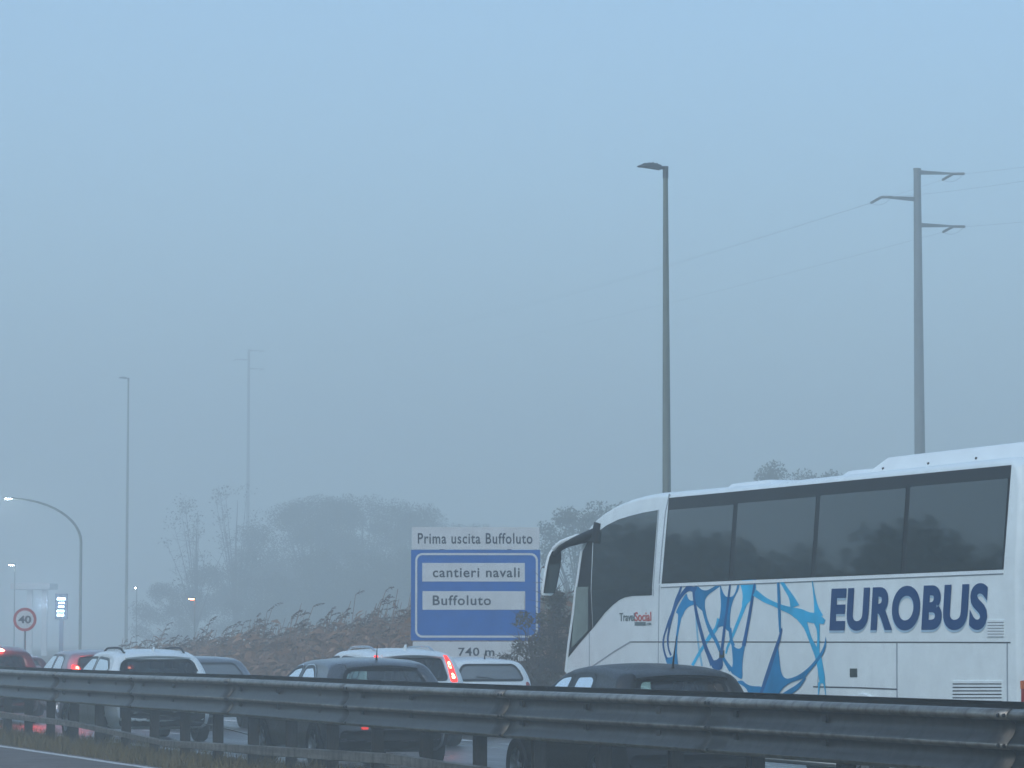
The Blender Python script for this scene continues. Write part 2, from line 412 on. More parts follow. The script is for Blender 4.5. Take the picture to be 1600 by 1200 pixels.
for i in range(len(lowpts)-1):
    (xa, ta, ba), (xb, tb, bb_) = lowpts[i], lowpts[i+1]
    ya, yb = s_at(xa, RF-.02), s_at(xb, RF-.02)
    mb = MB()
    for (x0, x1) in ((RF-.02, RF+.0),):
        A = [(x0+.05, ya, ba), (x0, ya, ba+.01), (x0, ya, ta-.01), (x0+.05, ya, ta)]
        Bq = [(x0+.05, yb-.03, bb_), (x0, yb-.03, bb_+.01), (x0, yb-.03, tb-.01), (x0+.05, yb-.03, tb)]
        mb.add(A+Bq, [(0, 1, 5, 4), (1, 2, 6, 5), (2, 3, 7, 6)])
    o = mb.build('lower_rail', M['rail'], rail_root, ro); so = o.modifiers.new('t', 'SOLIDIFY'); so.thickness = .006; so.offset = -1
P_SP = MOD/3
for k in range(-15, 28):
    y = posts_y0+k*P_SP
    if y < 4 or y > 84: continue
    mb = MB(); w, dp, t = .11, .13, .012
    for (cx, cy_, sx, sy) in ((12.25, y+w/2-t/2, dp, t), (12.25, y-w/2+t/2, dp, t), (12.25+dp/2-t/2, y, t-.002, w-2*t)):
        mb.box((cx, cy_, .48), (sx, sy, 1.26))
    mb.build('post', M['post'], rail_root, ro)
    mb = MB()
    for xa, xb in ((RF+.075, 12.19), (12.31, RB-.075)):
        mb.box(((xa+xb)/2, y, .95), (xb-xa, .09, .36))
    mb.build('spacer_block', M['post'], rail_root, ro)
    if k % 3 != 0 and 15 < y < 70:
        for zz in (1.06, .86): MB().box((RF+.062, y, zz), (.026, .07, .055)).build('bolt_plate', M['bolt'], rail_root, ro)
cab = [(12.36, s_at(207, 12.4)+.0, .62), (12.36, s_at(300, 12.4), .55), (12.36, s_at(395, 12.4), .40)]
MB().tube([(12.36, s_at(200+i*22, 12.36), .62-.10*(i/9)-.10*(i/9)**2) for i in range(10)], .009, 6).build('tie_rod', M['chrome'], rail_root, ro)

# ------------------------------------------------------------------ grass on the verge
def blades(name, n, xr, yr, h, w, m, zoff=0.0, lean=.5):
    x = rng.uniform(*xr, n); y = yr[0]+(yr[1]-yr[0])*rng.random(n)
    z = ground_h(x, y)+zoff; a = rng.uniform(0, 2*np.pi, n); hh = h*rng.uniform(.35, 1.0, n)*(0.6+.6*np.sin(x*3+y*1.3)**2)
    ww = w*rng.uniform(.6, 1.3, n); dx, dy = np.cos(a), np.sin(a); ln = rng.uniform(-lean, lean, (n, 2))*hh[:, None]
    v = np.zeros((n, 4, 3))
    v[:, 0] = np.stack([x-dx*ww, y-dy*ww, z], 1); v[:, 1] = np.stack([x+dx*ww, y+dy*ww, z], 1)
    v[:, 2] = np.stack([x+ln[:, 0]+dx*ww*.3, y+ln[:, 1]+dy*ww*.3, z+hh], 1); v[:, 3] = np.stack([x+ln[:, 0]*.6-dx*ww*.6, y+ln[:, 1]*.6-dy*ww*.6, z+hh*.6], 1)
    f = np.arange(n*4).reshape(n, 4)
    return np_mesh(name, v.reshape(-1, 3), f, m)
tag(blades('verge_grass', 26000, (11.0, 12.8), (20, 85), .27, .006, M['grass'], lean=.7), None, None, kind='stuff')

# ------------------------------------------------------------------ reeds and rough grass on the far side
def reeds(n):
    vs, fs, mi = [], [], []
    def quad(a, b, c, d, m_):
        o = len(vs); vs.extend((a, b, c, d)); fs.append((o, o+1, o+2, o+3)); mi.append(m_)
    r = random.Random(11); cnt = 0
    while cnt < n:
        px = r.uniform(150, 905); lat = r.uniform(24.6, 32)
        if px > 640 and r.random() < .35: continue
        y = s_at(px, lat); x = lat
        topz = np.interp(px, [150, 250, 400, 520, 640, 760, 905], [1.3, 1.75, 2.25, 2.55, 2.9, 2.7, 2.9])
        clump = .78+.3*math.sin(x*1.9+y*.9)*math.sin(y*.53+x)
        h = topz*clump*r.uniform(.6, 1.08)
        if r.random() < .16: h *= 1.12
        z0 = float(ground_h(np.array(x), np.array(y)))
        lx = r.uniform(.02, .22)*h; ly = -r.uniform(0, .25)*h
        P = [Vector((x+lx*t*t, y+ly*t*t, z0+(h)*t)) for t in (0, .35, .7, 1)]
        w = .012
        for i in range(3):
            a, b = P[i], P[i+1]; quad(a+Vector((-w, 0, 0)), a+Vector((w, 0, 0)), b+Vector((w*.7, 0, 0)), b+Vector((-w*.7, 0, 0)), 0)
        for k in range(r.randint(6, 9)):                    # long leaves
            t = r.uniform(.1, .85); a = P[0].lerp(P[3], t); ang = r.uniform(0, 6.28); l = r.uniform(.3, .6)
            dv = Vector((math.cos(ang), math.sin(ang), r.uniform(.1, .8))).normalized()*l
            sv = Vector((-math.sin(ang), math.cos(ang), 0))*.012
            quad(a-sv, a+sv, a+dv*.6+sv*.8+Vector((0, 0, .03)), a+dv-Vector((0, 0, r.uniform(0, .2))), 0)
        if r.random() < .6:                                 # drooping plume
            a = P[3]; L_ = r.uniform(.28, .48)
            dr = Vector((r.uniform(.2, .7), -r.uniform(.2, .7), r.uniform(.3, .7))).normalized()
            for k in range(11):
                t = k/10; c = a+dr*L_*t+Vector((0, 0, -.35*L_*t*t)); ang = r.uniform(0, 6.28); q = .11*math.sin(math.pi*(.15+.8*t))+.02
                dv = Vector((math.cos(ang)*.6+.5, math.sin(ang)*.6-.5, r.uniform(-.5, .4))).normalized()*q
                sv = Vector((r.uniform(-1, 1), r.uniform(-1, 1), 1)).normalized()*.022
                quad(c-sv, c+dv*.5-sv*.7, c+dv, c+sv, 1)
        cnt += 1
    return np_mesh('reed_bed', np.array([tuple(v) for v in vs]), np.array(fs), [M['reed'], M['plume']], None, mi)
tag(reeds(3000), None, None, kind='stuff')
tag(blades('rough_grass', 30000, (22.6, 46), (40, 140), .5, .02, M['leaf2'], lean=.6), None, None, kind='stuff')

# ------------------------------------------------------------------ trees
def leaf_quads(centers, radii, per, size, r):
    cs, out = np.asarray(centers), []
    for c, rad in zip(cs, radii):
        n = int(per*rad[0]**2/size*.11)+20
        d = r.normal(size=(n, 3)); d /= np.linalg.norm(d, axis=1)[:, None]
        p = c+d*(r.random(n)**.45)[:, None]*np.asarray(rad)
        a = r.normal(size=(n, 3)); a /= np.linalg.norm(a, axis=1)[:, None]; b = np.cross(a, r.normal(size=(n, 3))); b /= np.linalg.norm(b, axis=1)[:, None]
        s = size*r.uniform(.5, 1.2, n)[:, None]
        out.append(np.stack([p-a*s, p-b*s*.45, p+a*s, p+b*s*.45], 1))
    v = np.concatenate(out).reshape(-1, 3)
    return v, np.arange(len(v)).reshape(-1, 4)
def tree(name, label, base, h, spread, seed, leafm, per=150, size=.13, clumps=26, trunk_h=.3, bare=False, group=None, cat='tree', flat=.75, stems=1, barkm='bark'):
    r = np.random.default_rng(seed); rr = random.Random(seed)
    root = thing(name, label, cat, base, 0, group); tb = MB()
    th = h*trunk_h; cs, rs = [], []
    for i in range(clumps):
        t = r.random(); ang = r.uniform(0, 2*np.pi); ht = th+(h-th)*(.12+.78*t)
        wid = spread*math.sqrt(max(.08, 1-((t-.35)/.72)**2))*math.sqrt(r.random())*.95
        c = np.array([math.cos(ang)*wid, math.sin(ang)*wid, ht-r.random()*.04*h])
        q = r.uniform(.16, .30)*spread; cs.append(c); rs.append((q, q, q*flat))
    r0 = (.022*h+.03)*(.5 if bare else 1) if cat == 'tree' else .018
    for st in range(stems):
        sx, sy = (rr.uniform(-.3, .3), rr.uniform(-.3, .3)) if stems > 1 else (0, 0)
        tb.tube([(sx, sy, -.1), (sx*1.1+.02*h, sy, th*.5), (sx*1.6+.03*h, sy*1.6+.02*h, th), (sx*2+.02*h, sy*2, h*.62), (sx*2.2+.03*h, sy*2.2, h*.86)], [r0, r0*.8, r0*.62, r0*.35, r0*.1], 7)
    for i, c in enumerate(cs):
        f = rr.uniform(.55, 1.0); a = Vector((.03*h, .015*h, th*f)); e = Vector(c); mid = a.lerp(e, .5)+Vector((0, 0, .06*h))
        tb.tube([a, mid, e], [r0*.34, r0*.2, r0*.05], 5)
        if bare:
            for k in range(9):
                a2 = a.lerp(e, rr.uniform(.4, 1)); dv = Vector((rr.gauss(0, 1), rr.gauss(0, 1), abs(rr.gauss(.7, .6)))).normalized()*rr.uniform(.4, 1.0)*spread*.4
                tb.tube([a2, a2+dv*.5+Vector((0, 0, .05)), a2+dv], [.018, .012, .004], 4)
                for kk in range(3):
                    a3 = a2+dv*rr.uniform(.4, 1); d3 = Vector((rr.gauss(0, 1), rr.gauss(0, 1), abs(rr.gauss(.5, .5)))).normalized()*rr.uniform(.2, .5)
                    tb.tube([a3, a3+d3], [.009, .003], 3)
    tb.build('trunk', M[barkm], root, None, 60)
    v, f = leaf_quads(cs, rs, per, size, r); np_mesh('crown', v, f, leafm, root)
    return root
def tree_at(px, topy, depth, spread, **k):
    p = at_depth(px, 1003, depth); z0 = float(ground_h(np.array(p.x), np.array(p.y)))
    top = z_over(p, px, topy)
    return tree(base=(p.x, p.y, z0), h=top-z0, spread=spread, **k)
TG = 'misty trees beyond the road'
TL = [
 (262, 905, 125, 1.5, dict(name='shrub', label='low misty shrub between the left tall lamp post and the bare trees', seed=51, leafm=M['leafdark'], trunk_h=.05, cat='shrub')),
 (340, 880, 122, 1.8, dict(name='shrub', label='low misty shrub under the two bare trees, just right of the orange lamp', seed=52, leafm=M['leafdark'], trunk_h=.05, cat='shrub')),
 (440, 840, 112, 2.0, dict(name='shrub', label='wide misty shrub below the broad rounded tree', seed=53, leafm=M['leafdark'], trunk_h=.05, cat='shrub')),
 (525, 850, 110, 2.0, dict(name='shrub', label='misty shrub below the gap between the two rounded trees', seed=54, leafm=M['leafdark'], trunk_h=.05, cat='shrub')),
 (600, 848, 108, 2.0, dict(name='shrub', label='misty shrub nearest to the left edge of the blue sign', seed=55, leafm=M['leafdark'], trunk_h=.05, cat='shrub')),
 (672, 856, 107, 2.0, dict(name='shrub', label='misty shrub directly behind the left part of the blue sign', seed=56, leafm=M['leafdark'], trunk_h=.05, cat='shrub')),
 (300, 762, 175, 2.5, dict(name='bare_tree', label='thin nearly bare tree fading in fog, left of the rounded tree clump', seed=21, leafm=M['leafdark'], per=34, clumps=22, bare=True, trunk_h=.2)),
 (362, 742, 180, 2.3, dict(name='bare_tree', label='taller of the two faint bare trees, in front of the far pylon', seed=22, leafm=M['leafdark'], per=30, clumps=22, bare=True, trunk_h=.2)),
 (405, 842, 126, 1.9, dict(name='dense_tree', label='low dark shrubby tree at the left foot of the misty clump', seed=23, leafm=M['leafdark'], per=230, trunk_h=.1)),
 (480, 762, 124, 2.6, dict(name='dense_tree', label='broad rounded misty tree forming the left top of the clump', seed=24, leafm=M['leafdark'], per=230, trunk_h=.12, clumps=36)),
 (560, 766, 122, 2.5, dict(name='dense_tree', label='rounded misty tree in the middle of the clump left of the blue sign', seed=25, leafm=M['leafdark'], per=230, trunk_h=.12, clumps=36)),
 (636, 774, 120, 2.5, dict(name='dense_tree', label='misty tree just left of the top edge of the blue sign', seed=26, leafm=M['leafdark'], per=230, trunk_h=.12, clumps=34)),
 (705, 808, 118, 2.4, dict(name='dense_tree', label='lower misty tree rising right behind the blue sign', seed=27, leafm=M['leafdark'], per=230, trunk_h=.12, clumps=30)),
 (905, 770, 100, 1.7, dict(name='dense_tree', label='misty tree between the blue sign and the front of the coach', seed=28, leafm=M['leafdark'], per=230, trunk_h=.12, clumps=32)),
 (985, 768, 104, 1.6, dict(name='dense_tree', label='misty tree showing above the curved front roof of the coach', seed=29, leafm=M['leafdark'], per=230, trunk_h=.12)),
 (1232, 706, 106, 1.9, dict(name='dense_tree', label='misty round tree above the front roof hatch of the coach', seed=30, leafm=M['leafdark'], per=210, trunk_h=.2, clumps=34)),
 (1310, 714, 106, 1.5, dict(name='dense_tree', label='smaller misty tree between the round tree and the pylon foot', seed=31, leafm=M['leafdark'], per=200, trunk_h=.2)),
 (1395, 724, 108, 1.8, dict(name='dense_tree', label='low misty tree behind the pylon foot', seed=34, leafm=M['leafdark'], per=200, trunk_h=.2)),
 (1498, 686, 92, 1.6, dict(name='dense_tree', label='misty tree just right of the pylon above the coach roof', seed=32, leafm=M['leafdark'], per=170, trunk_h=.2, clumps=30)),
 (1585, 682, 90, 1.7, dict(name='dense_tree', label='misty tree at the right edge above the coach roof', seed=33, leafm=M['leafdark'], per=190, trunk_h=.2, clumps=30)),
]
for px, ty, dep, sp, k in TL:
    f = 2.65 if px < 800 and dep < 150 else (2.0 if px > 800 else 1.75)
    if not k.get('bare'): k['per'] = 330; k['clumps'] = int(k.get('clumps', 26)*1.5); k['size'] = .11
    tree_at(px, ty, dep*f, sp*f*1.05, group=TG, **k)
tree_at(858, 893, 68, .95, name='bush', label='brown straggly bush between the blue sign and the front of the coach', seed=41, leafm=M['brushleaf'], per=900, size=.05, clumps=34, trunk_h=.05, bare=True, cat='bush', stems=4, barkm='twig')
tree_at(822, 985, 66, .75, name='bush', label='bare twiggy bush overlapping the lower right corner of the blue sign', seed=42, leafm=M['brushleaf'], per=45, size=.035, clumps=24, trunk_h=.05, bare=True, cat='bush', stems=4, barkm='twig')
# wood on the near side of the motorway, mirrored in the coach windows
def wood():
    cs, rs = [], []; r = np.random.default_rng(5); tb = []
    for i in range(74):
        y = 48+i*1.6+r.uniform(-1, 1); x = -9.5-r.uniform(0, 6); h = 8.0+(y-70)*.055+.7*math.sin(i*.4)+r.uniform(-.35, .35)
        for k in range(22):
            t = r.random(); a = r.uniform(0, 6.28); w = 2.8*math.sqrt(r.random())*(1-.5*t)
            cs.append((x+math.cos(a)*w, y+math.sin(a)*w, .8+t*(h-1.5))); q = r.uniform(.9, 1.6); rs.append((q, q, q*.8))
    return leaf_quads(cs, rs, 190, .30, r)
v, f = wood(); tag(np_mesh('roadside_wood', v, f, M['leafdark']), None, None, kind='stuff')

# ------------------------------------------------------------------ lamp posts
def lamp_post(px, depth, topy, label):
    p = at_depth(px, 1003, depth); z0 = float(ground_h(np.array(p.x), np.array(p.y))); H = z_over(p, px, topy)-z0
    root = thing('lamp_post', label, 'street lamp', (p.x, p.y, z0), 0, 'tall lamp posts along the far verge')
    MB().tube([(0, 0, -.2), (0, 0, H*.5), (0, 0, H)], [.14, .108, .066], 14).build('pole', M['pole'], root, None, 60)
    MB().tube([(0, 0, H-.3), (0, 0, H-.02)], [.08, .08], 12).build('collar', M['luminaire'], root, None, 60)
    MB().tube([(.07, 0, H+.0), (-.16, 0, H-.005)], [.05, .05], 10).build('bracket', M['luminaire'], root, None, 60)
    mb = MB()
    pr = [(1.3*a, 1.3*b) for a, b in [(-.12, -.055), (-.12, .045), (-.25, .075), (-.40, .085), (-.52, .06), (-.64, .01), (-.62, -.012), (-.36, -.03)]]
    mb.prism([(x, -.11, H+z) for x, z in pr], (0, .22, 0)); mb.build('luminaire', M['luminaire'], root, None, None, .02)
    mb = MB()
    for i in range(4): mb.box((-.28-.12*i, 0, H+.108-.015*abs(i-1)), (.015, .19, .04))
    mb.build('cooling_fin', M['luminaire'], root)
    return root
lamp_post(1042.5, 92, 262, 'tall slim lamp post with flat lamp head rising behind the front of the coach')
lamp_post(197, 270, 591, 'fainter tall lamp post in fog above the white crossover at left')
def lit_lamp(px, topy, depth, arm, label, col, head, energy, watt, group='lit street lamps in the fog', side=-1):
    p = at_depth(px, 1003, depth); z0 = float(ground_h(np.array(p.x), np.array(p.y))); H = z_over(p, px, topy)-z0
    root = thing('street_lamp', label, 'street lamp', (p.x, p.y, z0), 0, group)
    if arm > 1:
        rad = min(arm*.9, 2.4)
        path = [(0, 0, -.2), (0, 0, H*.4), (0, 0, H-rad*1.0)]
        for i in range(1, 13):
            a = i/12*math.pi/2*.97; path.append((side*(1-math.cos(a))*arm, 0, H-rad+math.sin(a)*rad))
        e = path[-1]
        rr_ = list(np.linspace(.085, .05, len(path)))
    else: path = [(0, 0, -.2), (0, 0, H)]; rr_ = [.05, .03]; e = (0, 0, H)
    MB().tube(path, rr_, 10).build('pole', M['pole'], root, None, 60)
    hb = MB(); hb.prism([(e[0]+side*x, -.11, e[2]+z) for x, z in ((-.05, .06), (.25, .075), (head+.1, .02), (head+.1, -.01), (-.05, -.03))], (0, .22, 0)); hb.build('lamp_head', M['luminaire'], root, None, None, .015)
    g = MB(); g.lathe([(.0, -.05), (.5, -.04), (.85, -.01), (1, .02)], (0, 0, 0), 'z', 16)
    g.v = [(e[0]+side*(head*.55)+x*head*.5, y*.11, e[2]-.035+z) for x, y, z in g.v]
    g.build('lamp_glass', glow('lamp_glow', col, energy), root, None, 60)
    li = bpy.data.lights.new('lamp', 'POINT'); li.energy = watt; li.color = col; li.shadow_soft_size = .15
    lo = bpy.data.objects.new('lamp', li); COL.objects.link(lo); lo.parent = root; lo.location = (e[0]+side*head*.55, 0, e[2]-.3)
    return root
lit_lamp(125, 780, 185, 4.1, 'curved-arm street lamp with a lit white head at the left edge', (.85, .93, 1), .40, 70, 200)
lit_lamp(22, 882, 240, .5, 'small distant lit white lamp low at the left edge', (.85, .93, 1), .42, 90, 6)
lit_lamp(213, 918, 270, .5, 'tiny faint white lamp just right of the left tall lamp post', (.85, .95, 1), .22, 50, 2)
lit_lamp(304, 935, 210, .5, 'small orange lit lamp right of the left tall lamp post', (1, .20, .07), .40, 60, 8)

# ------------------------------------------------------------------ power line
def pylon(px, depth, topy, label, k=1.0):
    p = at_depth(px, 1003, depth); z0 = float(ground_h(np.array(p.x), np.array(p.y))); H = z_over(p, px, topy)-z0
    root = thing('power_pylon', label, 'pylon', (p.x, p.y, z0), 0, 'power pylons in the fog')
    MB().tube([(0, 0, -.2), (0, 0, H*.5), (0, 0, H)], [.31, .245, .175], 12).build('pole', M['steelpole'], root, None, 60)
    MB().tube([(0, 0, H-.02), (0, 0, H+.03)], [.195, .195], 12).build('pole_cap', M['steelpole'], root, None, 60)
    ends = []
    for zz, s_ in ((H-.14, 1), (H-1.46, -1), (H-2.72, 1)):
        a = MB(); L_ = 1.95
        a.prism([(s_*.08, -.05, zz-.13), (s_*.08, -.05, zz+.09), (s_*L_, -.05, zz+.045), (s_*L_, -.05, zz-.03)], (0, .1, 0)); ao = a.build('cross_arm', M['steelpole'], root, None, None, .01)
        for dy in (-1, 1):
            e = Vector((s_*L_+.01, 0, zz+.0)); t = Vector((0, dy, -.13)).normalized()
            ib = MB(); q = [e+t*x for x in np.linspace(.05, 1.15, 23)]; rd = [.02 if i in (0, 22) else (.07 if i % 2 else .035) for i in range(23)]
            ib.tube(q, rd, 8); ib.build('insulator', M['insul'], ao)
            ends.append((s_, zz, dy, Vector(root.location)+e+t*1.15))
        j = MB(); e = Vector((s_*L_, 0, zz)); j.tube([e+Vector((0, y_, -.12-.25*(1-(y_/1.2)**2))) for y_ in np.linspace(-1.15, 1.15, 11)], .006, 5); j.build('jumper_wire', M['wire'], ao)
    return root, ends
pr1, e1 = pylon(1440, 160, 264, 'tall single-pole pylon with three arms rising behind the coach')
pr2, e2 = pylon(386, 470, 546, 'very faint distant pylon in the fog above the bare trees')
LBL = ['top', 'middle', 'lowest']
for i in range(3):
    a = e1[i*2+1][3]; b = e2[i*2][3]
    pts = [a.lerp(b, t)-Vector((0, 0, 4*t*(1-t)*1.7)) for t in np.linspace(0, 1, 40)]
    tag(MB().tube(pts, .0038, 5).build('power_cable', M['wire'], None, None, 60), 'thin %s cable running left from the near pylon to the faint far pylon' % LBL[i], 'cable', 'power cables')
    a = e1[i*2][3]; b = a+Vector((0, -75, .3))
    pts = [a.lerp(b, t)-Vector((0, 0, 4*t*(1-t)*1.7)) for t in np.linspace(0, 1, 40)]
    tag(MB().tube(pts, .0038, 5).build('power_cable', M['wire'], None, None, 60), 'thin %s cable running right out of view from the near pylon' % LBL[i], 'cable', 'power cables')

# ------------------------------------------------------------------ blue direction sign
SD = 72.0; sp = at_depth(743, 1003, SD); K = F_PX/SD
sg = thing('direction_sign', 'large blue and white direction sign reading cantieri navali and Buffoluto, beside the coach', 'road sign', (sp.x, sp.y, 0), R(-18.2))
def sx(px): return (px-743)/K
def sz(py): return EYE+(1003-py)/K*1.0
def board(name, x0, y0, x1, y1, yd, th, m, rad=0, parent=sg):
    pts = [(sx(x0), sz(y1)), (sx(x1), sz(y1)), (sx(x1), sz(y0)), (sx(x0), sz(y0))]
    if rad:
        q = []; a0 = [180, 270, 0, 90]
        for (cx, cz), (ddx, ddz), s0 in zip(pts, ((1, 1), (-1, 1), (-1, -1), (1, -1)), a0):
            for k in range(7): a = R(s0+k*15); q.append((cx+ddx*rad+math.cos(a)*rad, cz+ddz*rad+math.sin(a)*rad))
        pts = q
    return MB().prism([(x, -yd, z) for x, z in pts], (0, th, 0)).build(name, m, parent)
def ring_board(name, x0, y0, x1, y1, w, rad, yd, m, parent):
    def rr(x0, z0, x1, z1, rad):
        q = []
        for cx, cz, s0 in ((x0+rad, z0+rad, 180), (x1-rad, z0+rad, 270), (x1-rad, z1-rad, 0), (x0+rad, z1-rad, 90)):
            for k in range(9): a = R(s0+k*11.25); q.append((cx+math.cos(a)*rad, -yd, cz+math.sin(a)*rad))
        return q
    X0, Z0, X1, Z1 = sx(x0), sz(y1), sx(x1), sz(y0); A = rr(X0, Z0, X1, Z1, rad); B = rr(X0+w, Z0+w, X1-w, Z1-w, rad-w); n = len(A)
    return MB().add(A+B, [(i, (i+1) % n, n+(i+1) % n, n+i) for i in range(n)]).build(name, m, parent)
bp = board('blue_panel', 642, 859.5, 844, 1001, .04, .04, M['signblue'])
ring_board('white_border', 648.5, 864.5, 840.5, 996.5, .045, .16, .044, M['signwhite'], bp)
tp = board('top_panel', 643, 824, 843, 858.5, .04, .04, M['signwhite'])
lp = board('distance_panel', 645, 1002.5, 843, 1033, .04, .04, M['signwhite'])
p1 = board('name_panel', 659.5, 880, 820, 909, .046, .005, M['signwhite'], 0, bp); p2 = board('name_panel', 660, 924, 820.5, 953, .046, .005, M['signwhite'], 0, bp)
def sign_text(t, x0, x1, base_y, h_px, yd, parent, bold=.012, spacing=1.05):
    me = text_mesh(t, (x1-x0)/K, h_px/K, bold, 0, .002, spacing)
    put_text('lettering', me, M['signink'], parent, Matrix(((1, 0, 0, sx(x0)), (0, 0, -1, -yd), (0, 1, 0, sz(base_y)), (0, 0, 0, 1))))
sign_text('Prima uscita Buffoluto', 652.5, 832, 850, 17, .042, tp, .014, 1.12)
sign_text('cantieri navali', 676, 812, 902.5, 15.5, .048, p1, .016, 1.12)
sign_text('Buffoluto', 676, 767, 946, 15.5, .048, p2, .016, 1.12)
sign_text('740 m', 716, 772.5, 1025, 13, .042, lp, .016, 1.1)
for xx in (690, 796):
    MB().tube([(sx(xx), .06, -.3), (sx(xx), .06, sz(826))], .05, 10).build('post', M['signback'], sg, None, 60)
mb = MB()
for py in (840, 880, 935, 985): mb.box((0, .012, sz(py)), (2.7, .02, .05))
mb.build('stiffener', M['signback'], sg)

# ------------------------------------------------------------------ speed limit sign
p = at_depth(39, 968, 110); rad_ = 18.3/(F_PX/110)
ss = thing('speed_limit_sign', 'round red-rimmed 40 speed limit sign on a post at left', 'road sign', (p.x, p.y, 0), R(-24))
zc = p.z
def disc(name, r, yd, th, m, parent):
    return MB().prism([(math.cos(a)*r, -yd, zc+math.sin(a)*r) for a in np.linspace(0, 2*math.pi, 48, endpoint=False)], (0, th, 0)).build(name, m, parent)
rim = disc('rim', rad_, .03, .03, M['signred'], ss); face = disc('face', rad_*.77, .034, .01, M['signwhite'], ss)
me = text_mesh('40', rad_*1.12, rad_*.66, .03); put_text('lettering', me, M['signink'], face, Matrix(((1, 0, 0, -rad_*.56), (0, 0, -1, -.037), (0, 1, 0, zc-rad_*.33), (0, 0, 0, 1))))
MB().tube([(0, .035, -.3), (0, .035, zc+rad_*.8)], .035, 8).build('post', M['signback'], ss, None, 60)

# ------------------------------------------------------------------ lit price totem and station canopy far away
dT = 165; p = at_depth(95, 1003, dT); kT = F_PX/dT
tt = thing('price_totem', 'distant totem with five glowing blue-white rows in the fog at left', 'totem sign', (p.x, p.y, 0), R(-22))
z0T, z1T = EYE+(1003-968)/kT, EYE+(1003-928)/kT
MB().box((0, .08, (z0T+z1T)/2), (.62, .14, z1T-z0T)).build('panel', M['luminaire'], tt, None, None, .02)
MB().box((0, .1, z0T/2), (.2, .1, z0T)).build('post', M['luminaire'], tt)
tot = glow('totem_row', (.50, .72, 1), 9)
for yc, w_, hh_, xo in ((936, 13, 3.6, 0), (942.3, 9.5, 2.6, .5), (948.2, 9, 2.6, 0), (955, 11.5, 3, -1), (961.3, 11, 3.4, -1)):
    MB().box((xo/kT, 0, EYE+(1003-yc)/kT), (w_/kT, .03, hh_/kT)).build('display_row', tot, tt, None, None, .03)
li = bpy.data.lights.new('totem_glow', 'POINT'); li.energy = 1100; li.color = (.45, .65, 1); li.shadow_soft_size = .4
lo = bpy.data.objects.new('totem_glow', li); COL.objects.link(lo); lo.parent = tt; lo.location = (0, -5, (z0T+z1T)/2)
dC = 270; p = at_depth(46, 1003, dC); kC = F_PX/dC; zC = EYE+(1003-916)/kC
cn = thing('station_canopy', 'faint pale petrol station canopy on pillars far off at left in the fog', 'canopy', (p.x, p.y, 0), R(-22))
MB().box((0, 2, zC), (62/kC, 4, .5)).build('canopy_roof', M['signwhite'], cn, None, None, .03)
for xx in (-.1, 1.1):
    MB().box((xx, .6, zC/2), (.45, .4, zC-.5)).build('pillar', M['signwhite'], cn, None, None, .02)

# ------------------------------------------------------------------ coach
NB, W_, ZK, LEAN = 15.6, 2.55, 2.36, .088
S_REAR = s_at(1591, NB)
def bus_pt(px, py):
    d = ray(px, py); t = NB/d.x; z = EYE+d.z*t
    if z > ZK: t = (NB+LEAN*(EYE-ZK))/(d.x-LEAN*d.z); z = EYE+d.z*t
    return (d.y*t, z)
coach = thing('coach', 'white touring coach with blue swirl livery and dark windows, queuing beyond the guardrail', 'bus', (NB+W_/2, S_REAR, 0))
co = coach.location
def lean_x(x, z):
    c = NB+W_/2
    return c+(x-c)*(1-2*LEAN*max(0, z-ZK)/W_)
ZR = 3.50
sil = [(S_REAR+.10, .34), (S_REAR+.02, .55), (S_REAR, 1.2), (S_REAR+.01, 2.4), (S_REAR+.05, 3.2), (S_REAR+.13, 3.42), (S_REAR+.27, ZR-.01), (S_REAR+.6, ZR)]
sil += [(S_REAR+k, ZR) for k in (2, 3.5, 5, 6.5)]
front = [(1046, 769), (1022, 771), (1000, 775), (980, 780.5), (960, 789), (943, 799), (930, 809.5), (920, 821), (911, 838), (905.5, 858), (901, 890), (897, 920), (891, 970), (885.5, 1020), (881, 1062)]
sil += [bus_pt(*q) for q in front]
fs_, fz_ = sil[-1]; sil += [(fs_+.03, .8), (fs_+.02, .5), (fs_-.06, .34)]
def inset(poly, d):
    n = len(poly); out = []
    for i in range(n):
        a, b, c = Vector(poly[i-1]), Vector(poly[i]), Vector(poly[(i+1) % n])
        n1 = Vector((-(b-a).y, (b-a).x)).normalized(); n2 = Vector((-(c-b).y, (c-b).x)).normalized()
        m_ = (n1+n2).normalized(); out.append(tuple(b-m_*(d/max(.5, m_.dot(n1)))))
    return out
area = sum(sil[i-1][0]*sil[i][1]-sil[i][0]*sil[i-1][1] for i in range(len(sil)))
INS = -1 if area > 0 else 1
smax = max(s for s, z in sil)
bm = bmesh.new(); rings = []
prof_l = [(.15*(1-math.sin(a)), .16*(1-math.cos(a))) for a in np.linspace(0, math.pi/2, 6)]
prof_l = [(i_*.45, y_) for i_, y_ in prof_l]
lat = prof_l+[(0, v) for v in np.linspace(.16, W_-.16, 9)[1:-1]]+[(i_, W_-y_) for i_, y_ in prof_l[::-1]]
for ins_, y_ in lat:
    P_ = inset(sil, ins_*INS); v_ = y_/W_; bow = 1-(2*v_-1)**2; rg = []
    for s_, z_ in P_:
        w_ = min(1, max(0, (s_-(smax-2.0))/2.0))**1.5; s2 = s_+.28*bow*w_
        if s_ < S_REAR+.4: s2 -= .10*bow*min(1, max(0, (S_REAR+.4-s_)/.4))
        z2 = z_+.05*bow*min(1, max(0, (z_-3.0)/.5))
        rg.append(bm.verts.new((NB+y_, s2, z2)))
    rings.append(rg)
n = len(sil)
for a, b in zip(rings[:-1], rings[1:]):
    for i in range(n): bm.faces.new((a[i], a[(i+1) % n], b[(i+1) % n], b[i]))
bm.faces.new(rings[0]); bm.faces.new(rings[-1][::-1])
